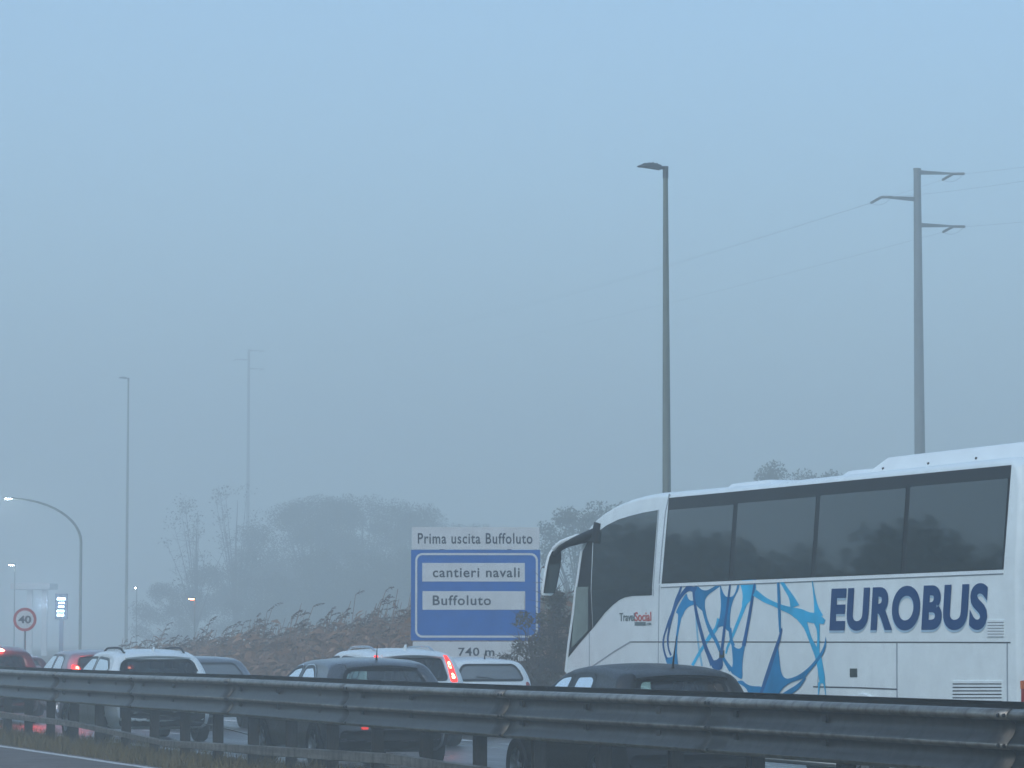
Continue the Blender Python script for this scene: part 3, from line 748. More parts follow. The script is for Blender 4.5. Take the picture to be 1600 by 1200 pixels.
bmesh.ops.bisect_plane(bm, geom=bm.verts[:]+bm.edges[:]+bm.faces[:], plane_co=(0, 0, ZK), plane_no=(0, 0, 1))
for v in bm.verts: v.co.x = lean_x(v.co.x, v.co.z)
bmesh.ops.recalc_face_normals(bm, faces=bm.faces[:])
for v in bm.verts: v.co -= co
me = bpy.data.meshes.new('body'); bm.to_mesh(me); bm.free(); me.materials.append(M['white'])
body = link('body', me, coach, 28)
def plate(name, pts, m, proud=.004, parent=coach, pix=True, depth=.012, smooth_n=0, far=False):
    if pix: pts = [bus_pt(*q) for q in pts]
    if smooth_n: pts = [tuple(q) for q in chaikin(pts, smooth_n)]
    bm = bmesh.new(); f = bm.faces.new([bm.verts.new((0, s_, z_)) for s_, z_ in pts])
    bmesh.ops.bisect_plane(bm, geom=bm.verts[:]+bm.edges[:]+bm.faces[:], plane_co=(0, 0, ZK), plane_no=(0, 0, 1))
    bmesh.ops.triangulate(bm, faces=bm.faces[:])
    g = bmesh.ops.extrude_face_region(bm, geom=bm.faces[:])
    top = {v for v in g['geom'] if isinstance(v, bmesh.types.BMVert)}
    for v in bm.verts:
        x = NB-proud+(0 if v in top else depth); x = lean_x(x, v.co.z)
        if far: x = 2*(NB+W_/2)-x
        v.co.x = x
    bmesh.ops.recalc_face_normals(bm, faces=bm.faces[:])
    for v in bm.verts: v.co -= co
    me = bpy.data.meshes.new(name); bm.to_mesh(me); bm.free(); me.materials.append(m)
    return link(name, me, parent)
def strip(name, pts, w, m, proud=.003, parent=coach):
    P_ = [Vector(bus_pt(*q)) for q in pts]; L_, R_ = [], []
    for i in range(len(P_)):
        t = (P_[min(i+1, len(P_)-1)]-P_[max(i-1, 0)]).normalized(); nn = Vector((-t.y, t.x))*w/2; L_.append(P_[i]+nn); R_.append(P_[i]-nn)
    return plate(name, [tuple(q) for q in L_+R_[::-1]], m, proud, parent, False)
band = plate('window_band', [(1034, 912), (1045.5, 778), (1580.5, 726.5), (1568, 890)], M['band'], .004)
xt = [1046, 1152, 1281, 1421.5, 1580]; xb = [1034.5, 1143, 1271.5, 1412, 1568]
def lerp(a, b, t): return a+(b-a)*t
for i in range(4):
    def wy_top(x): return lerp(778, 726.5, (x-1045.5)/535)
    def wy_bot(x): return lerp(912, 890, (x-1034)/534)
    g0 = 3.5; 
    a, b, c, d = xb[i]+(1 if i == 0 else g0), xt[i]+(1 if i == 0 else g0)-1.2, xt[i+1]-(2.5 if i == 3 else g0)-1.2, xb[i+1]-(1.5 if i == 3 else g0)
    plate('side_window', [(a, wy_bot(a)-1), (b, wy_top(b)+19), (c, wy_top(c)+20.5), (d, wy_bot(d)-1)], M['coachglass'], .009)
# driver window, quarter pane and the pale lower pane
plate('driver_window', [(1028, 797), (1005, 801), (985, 806), (966, 812), (948, 821), (936, 830), (928, 838), (927, 981), (945, 958), (958, 945), (967, 938), (976, 933.5), (988, 931), (1019, 930)], M['coachglass'], .006)
quarter = plate('quarter_window', [(926, 839), (918, 848), (911, 861), (906, 890), (900, 935), (893, 985), (887.5, 1028), (905, 1006), (926, 982)], M['band'], .005)
plate('pane', [(902, 917), (920, 917), (919.5, 986), (894, 1012), (897, 970)], mat('painted_see_through', (.21, .26, .235), .08, var=.25, scale=2), .010, quarter)  # bright background seen through the glass, painted on as a pale pane
strip('window_sill', [(1034, 915), (1300, 904), (1568, 893)], .035, M['roofwhite'], .012)
strip('panel_seam', [(1033, 918), (1300, 907.5), (1568, 896.5)], .012, M['seam2'], .004)
strip('panel_seam', [(985, 1003), (1150, 1003), (1400, 1003.5), (1579, 1004)], .013, M['seam'], .003)
strip('panel_seam', [(985, 1003), (960, 1018), (925, 1042)], .02, M['seam2'], .0035)
strip('panel_seam', [(1030.5, 914), (1029, 1000), (1028, 1075)], .02, M['seam2'], .0025)
strip('panel_seam', [(921, 989), (921, 1020), (921, 1046)], .02, M['seam2'], .0025)
strip('panel_seam', [(1401.5, 1005), (1401.5, 1050), (1402, 1098)], .03, M['seam2'], .0025)
strip('panel_seam', [(1574, 1005), (1574, 1050), (1574.5, 1108)], .025, M['seam2'], .0025)
strip('panel_seam', [(1271, 1073), (1340, 1074.5), (1402, 1077)], .014, M['seam'], .0045)
strip('panel_seam', [(1280, 1006), (1279, 1040), (1278, 1072)], .02, M['seam2'], .0025)
strip('pillar_seam', [(1046, 772), (1040, 800), (1034, 860), (1030, 912)], .03, M['seam2'], .0028)
strip('window_frame', [(1029.5, 796), (1021, 931)], .02, M['seam2'], .004)
strip('front_corner_trim', [(909, 862), (903, 905), (896, 958), (889, 1008), (884.5, 1050)], .07, M['roofwhite'], .01)
# vents, latches, lamps
def vent(x0, y0, x1, y1, nsl, name='air_vent'):
    v0 = plate(name, [(x0, y0), (x1, y0), (x1, y1), (x0, y1)], M['slot'], .003)
    for k in range(nsl+1):
        y = lerp(y0, y1, k/nsl); strip('slat', [(x0-.5, y), (x1+.5, y)], .022, M['roofwhite'], .012, v0)
    return v0
vent(1543.5, 970.5, 1568.5, 993, 5); vent(1489, 1066, 1565, 1104, 7)
for xa, ya, xb_, yb_ in ((1328.5, 1044.5, 1339.5, 1058), (1124.5, 1016, 1132, 1028)):
    q = plate('hatch_latch', [(xa, ya), (xb_, ya), (xb_, yb_), (xa, yb_)], mat('latch_green', (.03, .045, .04), .5), .006)
# lettering
def bus_text(name, t, x0, x1, ybase, ytop, m, bold, shear, proud, dz=0, ds=0, spacing=1.0, wscale=None):
    s0, z0 = bus_pt(x0, ybase); s1, _ = bus_pt(x1, ybase); _, z1 = bus_pt((x0+x1)/2, ytop); _, zb_ = bus_pt((x0+x1)/2, ybase)
    me = text_mesh(t, s0-s1, z1-zb_, bold, shear, .003, spacing)
    X = NB-proud
    return put_text(name, me, m, coach, Matrix(((0, 0, -1, X-co.x), (-1, 0, 0, s0-co.y-ds), (0, 1, 0, zb_-co.z+dz), (0, 0, 0, 1))))
bus_text('lettering_edge', 'EUROBUS', 1297.5, 1546, 985, 915, M['paleblue'], .042, .11, .003, -.024, -.022, 1.08)
bus_text('lettering', 'EUROBUS', 1297, 1545, 985, 915, M['navy'], .042, .11, .007, 0, 0, 1.08)
bus_text('small_lettering', 'Travel', 968.5, 992, 970.5, 957.5, M['greyprint'], .01, 0, .004)
bus_text('small_lettering', 'Social', 992.5, 1018, 970.5, 956, M['redprint'], .012, 0, .004)
plate('print_bar', [(992, 972), (1009, 972), (1009, 977.5), (992, 977.5)], M['greyprint'], .004)
bus_text('small_lettering', '.com', 1010, 1018, 977, 973, M['greyprint'], .0, 0, .004)
# swirl livery traced as ribbons and webs
def A_(x, y): return (1020+x/5.7125, 890+y/5.7125)
def B_(x, y): return (1150+x/5.7125, 890+y/5.7125)
sw = MB(); layer = [0]
def sw_poly(pts, mi, conv, n=2):
    P_ = chaikin([Vector(bus_pt(*conv(*q))) for q in pts], n); layer[0] += 1; x = NB-.0022-.00022*layer[0]
    sw.add([(lean_x(x, q.y), q.x, q.y) for q in P_], [tuple(range(len(P_)))], mi)
def sw_str(pts, mi, conv):
    pts = [Vector(p_) for p_ in pts]; D = []
    for i in range(len(pts)-1):                              # smooth the centre line
        p0, p1, p2, p3 = pts[max(i-1, 0)], pts[i], pts[i+1], pts[min(i+2, len(pts)-1)]
        for k in range(6):
            t = k/6; D.append(.5*((2*p1)+(p2-p0)*t+(2*p0-5*p1+4*p2-p3)*t*t+(3*p1-p0-3*p2+p3)*t**3))
    D.append(pts[-1]); L_, R_ = [], []
    for i in range(len(D)):
        t = D[min(i+1, len(D)-1)]-D[max(i-1, 0)]; t = Vector((t.x, t.y)).normalized(); nn = Vector((-t.y, t.x))*D[i].z/2
        c = Vector((D[i].x, D[i].y)); L_.append(c+nn); R_.append(c-nn)
    layer[0] += 1; x = NB-.0022-.00022*layer[0]; k = len(L_); vs = []
    for q in L_+R_: s_, z_ = bus_pt(*conv(q.x, q.y)); vs.append((lean_x(x, z_), s_, z_))
    sw.add(vs, [(i, i+1, k+i+1, k+i) for i in range(k-1)], mi)
Dk, Md, Lt, Pt = 0, 1, 2, 3
sw_str([(390,400,20),(395,520,16),(405,640,14),(420,740,18),(440,860,16)], Pt, A_)
sw_str([(820,320,36),(790,400,30),(750,500,28),(710,600,24),(670,690,20),(655,750,14)], Lt, A_)
sw_str([(600,440,50),(570,520,34),(520,585,38),(470,660,28),(420,740,26),(355,855,26)], Lt, A_)
sw_poly([(305,203),(312,250),(335,278),(365,275),(372,315),(330,325),(290,360),(265,420),(242,455),(228,395),(205,385),(225,340),(265,265)], Md, A_)
sw_str([(246,400,36),(235,480,22),(222,560,18),(212,640,18),(206,720,24),(198,770,34)], Md, A_)
sw_poly([(112,775),(150,788),(185,772),(203,735),(218,735),(222,800),(232,870),(150,870),(118,820)], Md, A_)
sw_poly([(372,128),(405,148),(440,182),(485,188),(540,158),(600,122),(618,138),(560,180),(500,220),(470,260),(465,310),(472,385),(435,362),(400,330),(380,300),(368,220)], Md, A_)
sw_poly([(603,110),(622,190),(650,240),(680,246),(718,240),(745,190),(765,108),(782,108),(768,180),(735,240),(712,290),(697,360),(690,440),(695,560),(660,540),(640,505),(600,508),(555,545),(590,470),(605,400),(612,300),(604,220)], Md, A_)
sw_str([(690,520,28),(702,620,26),(722,680,30)], Md, A_)
sw_poly([(772,98),(850,92),(914,90),(930,170),(892,262),(850,300),(815,360),(795,320),(808,240),(796,170)], Lt, A_)
sw_str([(455,350,30),(480,450,26),(520,550,36),(570,640,30),(610,740,26),(650,820,28),(705,900,44)], Md, A_)
sw_poly([(702,640),(725,685),(760,708),(790,702),(812,660),(834,640),(818,720),(806,800),(800,880),(806,985),(760,960),(690,915),(718,860),(716,780),(708,700)], Md, A_)
sw_str([(262,130,12),(245,190,20),(215,270,26),(185,370,24),(150,460,24),(120,540,15),(100,610,13),(96,680,14),(110,750,15),(130,800,20)], Dk, A_)
sw_str([(330,165,50),(290,192,36),(240,260,24),(200,340,20),(165,450,22),(147,540,17),(136,620,15),(142,700,13),(165,765,16)], Dk, A_)
sw_poly([(325,122),(388,118),(402,160),(372,212),(345,190),(300,188),(268,212),(290,165)], Dk, A_, 1)
sw_str([(365,170,22),(375,280,20),(395,400,26),(430,540,28),(470,680,32),(510,780,38),(540,850,50)], Dk, A_)
sw_poly([(515,795),(548,812),(577,806),(602,778),(628,770),(630,900),(540,890),(525,850)], Dk, A_)
sw_str([(697,108,13),(685,200,17),(668,340,20),(645,500,22),(625,680,24),(615,760,24)], Dk, A_)
sw_str([(175,84,14),(165,160,18),(150,250,22),(120,430,26),(92,580,28),(72,680,34)], Dk, B_)
sw_poly([(0,1000),(60,985),(92,1020),(150,1042),(245,1040),(250,1128),(120,1130),(100,1060),(40,1020)], Md, B_)
sw_str([(170,205,60),(260,268,46),(340,305,40),(420,340,48),(500,368,66),(570,398,100),(650,424,90),(720,436,90),(795,468,40)], Lt, B_)
sw_str([(398,86,30),(450,170,34),(500,250,48),(530,330,84)], Lt, B_)
sw_str([(685,100,8),(705,240,18),(722,340,40),(742,420,84)], Lt, B_)
sw_str([(585,420,90),(628,510,44),(665,610,32),(705,700,44),(735,770,54),(755,860,52),(770,960,54),(775,1015,46)], Lt, B_)
sw_str([(725,470,50),(738,540,26),(740,640,20),(735,740,30)], Lt, B_)
sw_str([(750,1005,22),(744,1070,12),(740,1140,5)], Lt, B_)
sw_str([(790,1005,18),(800,1070,10),(806,1130,4)], Lt, B_)
sw_str([(380,84,20),(388,250,25),(392,400,23),(398,560,15)], Md, B_)
sw_poly([(372,640),(390,760),(402,900),(430,962),(470,978),(560,946),(650,880),(720,800),(775,720),(800,650),(808,580),(812,680),(782,760),(722,840),(652,920),(620,967),(560,985),(480,1012),(420,1060),(380,1128),(300,1134),(236,1128),(285,960),(340,800)], Md, B_)
sw_str([(625,965,14),(560,1040,38),(490,1090,48),(420,1140,60)], Md, B_)
sw_str([(414,525,12),(385,640,26),(340,770,30),(285,940,34),(222,1130,26)], Dk, B_)
sw.build('swirl_livery', [M['swD'], M['swM'], M['swL'], M['swT']], coach, co)
# roof gear
def roof_block(name, s0, s1, x0, x1, z0, z1, ramp_f, ramp_r, bev=.03):
    mb = MB(); mb.add([(x0, s0, z0), (x1, s0, z0), (x1, s1, z0), (x0, s1, z0), (x0+.12, s0+ramp_r, z1), (x1-.12, s0+ramp_r, z1), (x1-.12, s1-ramp_f, z1), (x0+.12, s1-ramp_f, z1)],
        [(0, 3, 2, 1), (4, 5, 6, 7), (0, 1, 5, 4), (1, 2, 6, 5), (2, 3, 7, 6), (3, 0, 4, 7)])
    return mb.build(name, M['roofwhite'], coach, co, None, bev)
sA1 = s_at(1360, 16.1); sA0 = S_REAR+.35
ac = roof_block('air_conditioner', sA0, sA1, 15.98, 17.8, ZR-.02, ZR+.185, .45, .1)
for k in range(4):
    s_ = lerp(sA0+.2, sA1-.5, k/3); MB().lathe([(0, -.01), (.011, -.008), (.013, .01)], (16.02, s_, ZR+.06), n=8).build('fixing_bolt', M['post'], ac, co)
roof_block('roof_step', sA1-.1, s_at(1322, 16.1), 15.98, 17.8, ZR-.02, ZR+.085, .08, .05)
roof_block('roof_hatch', s_at(1262, 16.3), s_at(1142, 16.3), 16.15, 17.6, ZR-.02, ZR+.105, .12, 1.0)
# rear: lamps, window, bumper, plate
rl = MB(); rl.prism([(NB+.035, S_REAR-.012, 1.06), (NB+.28, S_REAR-.045, 1.06), (NB+.28, S_REAR-.045, 1.33), (NB+.035, S_REAR-.012, 1.33)], (0, .08, 0))
t1 = rl.build('tail_light', M['redlens'], coach, co, None, .012)
MB().prism([(NB+.03, S_REAR-.018, 1.25), (NB+.285, S_REAR-.05, 1.25), (NB+.285, S_REAR-.05, 1.325), (NB+.03, S_REAR-.018, 1.325)], (0, .05, 0)).build('indicator', M['orangelens'], t1, co)
MB().prism([(NB+W_-.28, S_REAR-.045, 1.06), (NB+W_-.035, S_REAR-.012, 1.06), (NB+W_-.035, S_REAR-.012, 1.33), (NB+W_-.28, S_REAR-.045, 1.33)], (0, .08, 0)).build('tail_light', M['redlens'], coach, co, None, .012)
MB().prism([(NB+.3, S_REAR-.09, 2.35), (NB+W_-.3, S_REAR-.09, 2.35), (NB+W_-.42, S_REAR-.06, 3.2), (NB+.42, S_REAR-.06, 3.2)], (0, .06, 0)).build('rear_window', M['coachglass'], coach, co)
MB().box((NB+W_/2, S_REAR-.08, .55), (W_-.3, .16, .28)).build('rear_bumper', M['black'], coach, co, None, .04)
MB().box((NB+W_/2, S_REAR-.105, .95), (.52, .02, .12)).build('number_plate', M['plate'], coach, co)
# windscreen, far side glass
plate('window_band', [(1034, 912), (1045.5, 778), (1580.5, 726.5), (1568, 890)], M['band'], .004, far=True)
wsb = MB(); zz = [(1.35, smax-.02), (2.0, smax-.08), (2.7, smax-.22)]
for k in range(2):
    pass
# wheels
def wheel_mesh(mb_t, mb_r, c, r, w, side, spokes=5):
    mb_t.lathe([(r*.62, w*.42), (r*.80, w*.5), (r*.95, w*.46), (r, w*.30), (r, -w*.30), (r*.95, -w*.46), (r*.62, -w*.42)], c, 'x', 32)
    c = Vector(c); o = c.x+side*w*.34
    mb_r.lathe([(r*.64, side*w*.42), (r*.60, side*w*.36), (r*.55, side*w*.10)], c, 'x', 32)
    mb_r.lathe([(0, side*w*.36), (r*.14, side*w*.36), (r*.17, side*w*.28)], c, 'x', 16)
    for k in range(spokes):
        a = 2*math.pi*k/spokes+.3
        rot = Matrix.Rotation(a, 3, 'X'); mb_r.box(c+rot @ Vector((side*w*.28, 0, r*.36)), (.02, r*.15, r*.5), 0, rot)
def wheel(parent, c, r, w, side, off=(0, 0, 0), spokes=5):
    t, ri = MB(), MB(); wheel_mesh(t, ri, c, r, w, side, spokes)
    wo = t.build('wheel', M['tyre'], parent, off, 45)
    MB().lathe([(0, 0), (r*.6, 0)], (c[0]+side*w*.05, c[1], c[2]), 'x', 24).build('brake_disc', M['interior'], wo, off)
    ri.build('rim', M['alloy'], wo, off, 40); return wo
sw_rear = s_at(1350, NB); sw_front = smax-2.75
for s_ in (sw_rear, sw_front):
    for far in (False, True):
        side = -1 if not far else 1; xs_ = NB if not far else NB+W_
        wc = (xs_-side*.13, s_, .52)
        MB().lathe([(0, side*.004), (.60, side*.004)], (xs_, s_, .54), 'x', 32).build('wheel_well', M['rubber'], coach, co)
        MB().tube([(xs_+side*.01, s_+math.cos(a)*.60, .54+math.sin(a)*.60) for a in np.linspace(0, math.pi, 24)], .022, 6).build('arch_trim', M['roofwhite'], coach, co, 60)
        wheel(coach, (xs_+side*.02-side*.10, s_, .50), .50, .28, side, co, 8)
# mirror on its long arm
def bl(px, py, x): q = on_lat(px, py, x); return q
arm = [bl(938, 832, 15.70), bl(925, 836, 15.64), bl(905, 843, 15.58), bl(888, 849, 15.53), bl(876, 856, 15.50), bl(868, 866, 15.48)]
ma = MB().tube(arm, [.085, .08, .062, .046, .038, .04], 12).build('mirror_arm', M['black'], coach, co, 60)
MB().tube([bl(904, 836, 15.575), bl(890, 842.5, 15.53), bl(877, 848, 15.50), bl(866, 858, 15.47)], [.02, .034, .038, .04], 10).build('arm_cover', M['roofwhite'], ma, co, 60)
mb = MB(); mb.tube([bl(940, 815, 15.72)-Vector((0, 0, .02)), bl(936, 848, 15.70)], [.10, .12], 12); mb.build('arm_mount', M['black'], coach, co, 60)
sm_ = s_at(866, 15.48)
def mring(cx, cz, wx, d, n=16): return cx, cz, wx, d
hs, rows = MB(), []
for (py, xl, xr) in ((857, 868, 877), (862, 863, 879.5), (870, 859.5, 880), (882, 856.5, 879), (900, 853.5, 876), (917, 851, 872.5), (927, 850, 869), (930.5, 851.5, 866)):
    pl, pr_ = bl(xl, py, 15.40), bl(xr, py, 15.56); pl = Vector((pl.x, sm_, pl.z)); dx_ = (xr-xl)/119/.94
    cxx = 15.43+((xl+xr)/2-864)/119/.94; rows.append((cxx, pl.z, dx_/2))
vs, fs = [], []; NN = 16
for cxx, z_, hw_ in rows:
    for k in range(NN):
        a = 2*math.pi*k/NN; e = math.sin(a); vs.append((cxx+math.cos(a)*hw_*1.0, sm_+(.12*max(0, e)+.02*min(0, e)), z_))
for i in range(len(rows)-1):
    for k in range(NN): a = i*NN+k; b = i*NN+(k+1) % NN; fs.append((a, b, b+NN, a+NN))
fs += [tuple(range(NN)), tuple(range((len(rows)-1)*NN, len(rows)*NN))]
mh = MB().add(vs, fs).build('mirror_housing', M['roofwhite'], coach, co, 40)
def mface(name, r0, r1, k, m, dy):
    L_, R_ = [], []
    for cxx, z_, hw_ in rows[r0:r1]: L_.append((cxx-hw_*k+.012, sm_-dy, z_)); R_.append((cxx+hw_*k+.006, sm_-dy, z_))
    MB().prism(L_+R_[::-1], (0, .01, 0)).build(name, m, mh, co)
mface('mirror_surround', 0, 7, .92, M['black'], .026)
mface('mirror_glass', 3, 7, .74, mat('mirror_glass', (.035, .05, .05), .06, .0, spec=.8), .032)
mface('wide_angle_glass', 1, 3, .5, mat('mirror_glass_small', (.02, .025, .025), .06, .0, spec=.8), .032)

# ------------------------------------------------------------------ cars
def in_poly(pts, poly):
    x, y = pts[:, 0], pts[:, 1]; c = np.zeros(len(pts), bool); n = len(poly)
    for i in range(n):
        x0, y0 = poly[i]; x1, y1 = poly[(i+1) % n]
        m_ = ((y0 > y) != (y1 > y)) & (x < (x1-x0)*(y-y0)/((y1-y0) or 1e-9)+x0); c ^= m_
    return c
def off_poly(P_, d):
    n = len(P_); area = sum(P_[i-1][0]*P_[i][1]-P_[i][0]*P_[i-1][1] for i in range(n)); sgn = 1 if area > 0 else -1; out = []
    for i in range(n):
        a, b, c = Vector(P_[i-1]), Vector(P_[i]), Vector(P_[(i+1) % n]); t1_ = (b-a).normalized(); t2 = (c-b).normalized()
        n1, n2 = Vector((-t1_.y, t1_.x)), Vector((-t2.y, t2.x)); m_ = (n1+n2); m_ = m_.normalized() if m_.length > 1e-6 else n1
        out.append(b+m_*(d*sgn/max(.4, m_.dot(n1))))
    return out
def curve_y(pts, n=400):
    pts = [Vector(p_) for p_ in pts]; D = []
    for i in range(len(pts)-1):
        p0, p1, p2, p3 = pts[max(i-1, 0)], pts[i], pts[i+1], pts[min(i+2, len(pts)-1)]
        for k in range(14):
            t = k/14; D.append(.5*((2*p1)+(p2-p0)*t+(2*p0-5*p1+4*p2-p3)*t*t+(3*p1-p0-3*p2+p3)*t**3))
    D.append(pts[-1]); a = np.array([(q.x, q.y) for q in D]); a[:, 0] = np.maximum.accumulate(a[:, 0]); return a
def rnd(pts, r):
    P_ = [Vector(p_) for p_ in pts]; n = len(P_); out = []
    for i in range(n):
        a, b, c = P_[i-1], P_[i], P_[(i+1) % n]; la, lc = (a-b).length, (c-b).length; d1, d2 = min(r, la*.45), min(r, lc*.45)
        p0, p1 = b+(a-b).normalized()*d1, b+(c-b).normalized()*d2
        for k in range(6): t = k/5; out.append(p0*(1-t)**2+b*2*t*(1-t)+p1*t*t)
    o2 = []
    for i in range(len(out)):
        a, b = out[i], out[(i+1) % len(out)]; o2.append(a); k = int((b-a).length/.08)
        for q in range(1, k+1): o2.append(a.lerp(b, q/(k+1)))
    return o2
def car(name, label, lat, s_rear, spec, paint, cat='car'):
    L_, W, H = spec['L'], spec['W'], spec['H']; belt = spec.get('belt', .95)
    root = thing(name, label, cat, (lat, s_rear, 0), 0, 'cars queuing beyond the guardrail')
    cv = curve_y(spec['prof'])
    yst = np.unique(np.round(np.concatenate([[0, .004, .012, .022, .034, .05, .07, .09], np.arange(.11, L_-.1, .03), L_-np.array([.1, .07, .045, .025, .01, 0])]), 4))
    roofw = spec.get('roofw', .30)
    ring_n = None; V3 = []
    def hw(z):
        lo = np.clip((z-.2)/.25, 0, 1); t = np.clip((z-belt)/(H-belt), 0, 1.2)
        return (.92+.08*lo)*(1-roofw*t**1.25)*(1-.02*np.clip((z-.75)/.2, -1, 1)**2)
    for y in yst:
        zt = float(np.interp(y, cv[:, 0], cv[:, 1])); zb = .22+.16*max(0, 1-y/.35)**2+.05*max(0, 1-(L_-y)/.4)
        pl = 1-.15*max(0, 1-y/.45)**2.2-.30*max(0, 1-(L_-y)/1.0)**2.4; wp = W/2*pl
        rc = min(.13 if zt > belt+.1 else .10, (zt-zb)*.4)
        half = [(0, zb), (.35*wp*hw(zb), zb), (.7*wp*hw(zb), zb), (.93*wp*hw(zb), zb+.012)]
        zs = np.linspace(zb+.06, zt-rc, 24); half += [(wp*float(hw(z)), float(z)) for z in zs]
        we = wp*float(hw(zt-rc)); rcx = min(.16, we*.4)
        half += [(we-rcx*(1-math.cos(a)), zt-rc+(rc-.028)*math.sin(a)) for a in np.linspace(0, math.pi/2, 10)[1:]]
        wt = we-rcx
        half += [(wt*(1-k/7), zt-.028*(1-k/7)**2) for k in range(1, 8)]
        full = [(-x, z) for x, z in half[1:-1]][::-1]; ring = half+full      # closed ring, starts bottom centre, right side first
        for x, z in ring:
            q = min(1, abs(x)/(W/2)); dy = .13*q*q*max(0, 1-y/1.1) - .10*q*q*max(0, 1-(L_-y)/1.6)
            V3.append((x, y+dy, z))
        ring_n = len(ring)
    ns = len(yst); F = []
    for i in range(ns-1):
        for k in range(ring_n): a = i*ring_n+k; b = i*ring_n+(k+1) % ring_n; F.append((a, b, b+ring_n, a+ring_n))
    F.append(tuple(range(ring_n-1, -1, -1))); F.append(tuple(range((ns-1)*ring_n, ns*ring_n)))
    bvh = BVHTree.FromPolygons(V3, F)
    def proj(a, b, view):
        if view == 'rear': o, d = Vector((a, -3, b)), Vector((0, 1, 0))
        elif view == 'front': o, d = Vector((a, L_+3, b)), Vector((0, -1, 0))
        elif view == 'left': o, d = Vector((-3, a, b)), Vector((1, 0, 0))
        else: o, d = Vector((3, a, b)), Vector((-1, 0, 0))
        h = bvh.ray_cast(o, d)
        if h[0] is None: h = bvh.find_nearest(o+d*2.4)
        nn = h[1]
        if nn.dot(d) > 0: nn = -nn
        return h[0], nn
    def panel(nm, outline, view, off_, m, parent=root, K_=6, ch=2, thick=0):
        P_ = rnd(outline, {2: .09, 1: .04}[ch]) if ch else [Vector(p_) for p_ in outline]; c = sum(P_, Vector((0, 0)))/len(P_); n = len(P_); vs, fs = [], []
        h, nn = proj(c.x, c.y, view); vs.append(h+nn*off_)
        for k in range(1, K_+1):
            for p_ in P_:
                q = c+(p_-c)*(k/K_); h, nn = proj(q.x, q.y, view); vs.append(h+nn*off_*(1 if not thick or k < K_ else .0))
        for i in range(n): fs.append((0, 1+i, 1+(i+1) % n))
        for k in range(K_-1):
            for i in range(n): a = 1+k*n+i; b = 1+k*n+(i+1) % n; fs.append((a, a+n, b+n, b))
        return MB().add(vs, fs).build(nm, m, parent, None, 50)
    def ringp(nm, outline, view, w_in, w_out, off_, m, parent=root, ch=2):
        P_ = rnd(outline, .09); a_, b_ = off_poly(P_, w_in), off_poly(P_, -w_out); n = len(P_); vs, fs = [], []
        for t in (0, .5, 1):
            for p_, q_ in zip(a_, b_):
                r_ = p_.lerp(q_, t); h, nn = proj(r_.x, r_.y, view); vs.append(h+nn*off_)
        for k in range(2):
            for i in range(n): a = k*n+i; b = k*n+(i+1) % n; fs.append((a, a+n, b+n, b))
        return MB().add(vs, fs).build(nm, m, parent, None, 50)
    def ribbon(nm, pts, view, w, off_, m, parent=root):
        P_ = []
        for i in range(len(pts)-1):
            for k in range(8): P_.append(Vector(pts[i]).lerp(Vector(pts[i+1]), k/8))
        P_.append(Vector(pts[-1])); vs, fs = [], []
        for i, p_ in enumerate(P_):
            t = (P_[min(i+1, len(P_)-1)]-P_[max(i-1, 0)]).normalized(); nn2 = Vector((-t.y, t.x))*w/2
            for q in (p_+nn2, p_-nn2): h, nn = proj(q.x, q.y, view); vs.append(h+nn*off_)
        for i in range(len(P_)-1): fs.append((2*i, 2*i+1, 2*i+3, 2*i+2))
        return MB().add(vs, fs).build(nm, m, parent)
    # openings: cut the shell where glass sits
    va = np.array(V3); fa = np.array(F[:-2]); ctr = va[fa].mean(1)
    e1_ = va[fa[:, 1]]-va[fa[:, 0]]; e2_ = va[fa[:, 3]]-va[fa[:, 0]]; nrm = np.cross(e1_, e2_); nrm /= (np.linalg.norm(nrm, axis=1)[:, None]+1e-12)
    out_sign = np.sign((nrm*(ctr-np.array([0, L_/2, .6]))).sum(1)); nrm *= out_sign[:, None]
    keep = np.ones(len(fa), bool); wins = []
    rg = [(x, z) for x, z in spec['rear']]; rg = rg+[(-x, z) for x, z in rg[::-1]]
    wins.append(('rear_window', rg, 'rear', spec.get('rglass', M['dimglass'])))
    ws = [(x, z) for x, z in spec['front']]; ws = ws+[(-x, z) for x, z in ws[::-1]]
    wins.append(('windscreen', ws, 'front', M['carglass']))
    for sg_ in spec['side']:
        for vw in ('left', 'right'): wins.append(('side_window', sg_, vw, spec.get('sglass', M['carglass'])))
    for nm, o_, vw, m_ in wins:
        P_ = [tuple(q) for q in off_poly(rnd(o_, .09), .012)]
        ax = (0, 2) if vw in ('rear', 'front') else (1, 2); dv = {'rear': (1, -1), 'front': (1, 1), 'left': (0, -1), 'right': (0, 1)}[vw]
        inside = in_poly(ctr[:, ax], P_) & (nrm[:, dv[0]]*dv[1] > .12)
        if vw == 'rear': inside &= ctr[:, 1] < L_*.45
        if vw == 'front': inside &= ctr[:, 1] > L_*.4
        keep &= ~inside
    allF = [F[i] for i in np.nonzero(keep)[0]]+F[-2:]
    me = bpy.data.meshes.new('body'); me.from_pydata(V3, [], allF); me.materials.append(paint); me.materials.append(M['interior'])
    bmx = bmesh.new(); bmx.from_mesh(me); bmesh.ops.recalc_face_normals(bmx, faces=bmx.faces[:]); bmx.to_mesh(me); bmx.free()
    bo = link('body', me, root, 40); so = bo.modifiers.new('shell', 'SOLIDIFY'); so.thickness = .02; so.offset = -1; so.material_offset = 1; so.material_offset_rim = 1
    for nm, o_, vw, m_ in wins:
        g = panel(nm, o_, vw, .003, m_); ringp('window_frame', o_, vw, spec.get('frit', .03), .012, .006, M['band'], g)
        if spec.get('chrome') and nm == 'side_window': ringp('chrome_strip', o_, vw, -.010, .024, .008, M['chrome'], g)
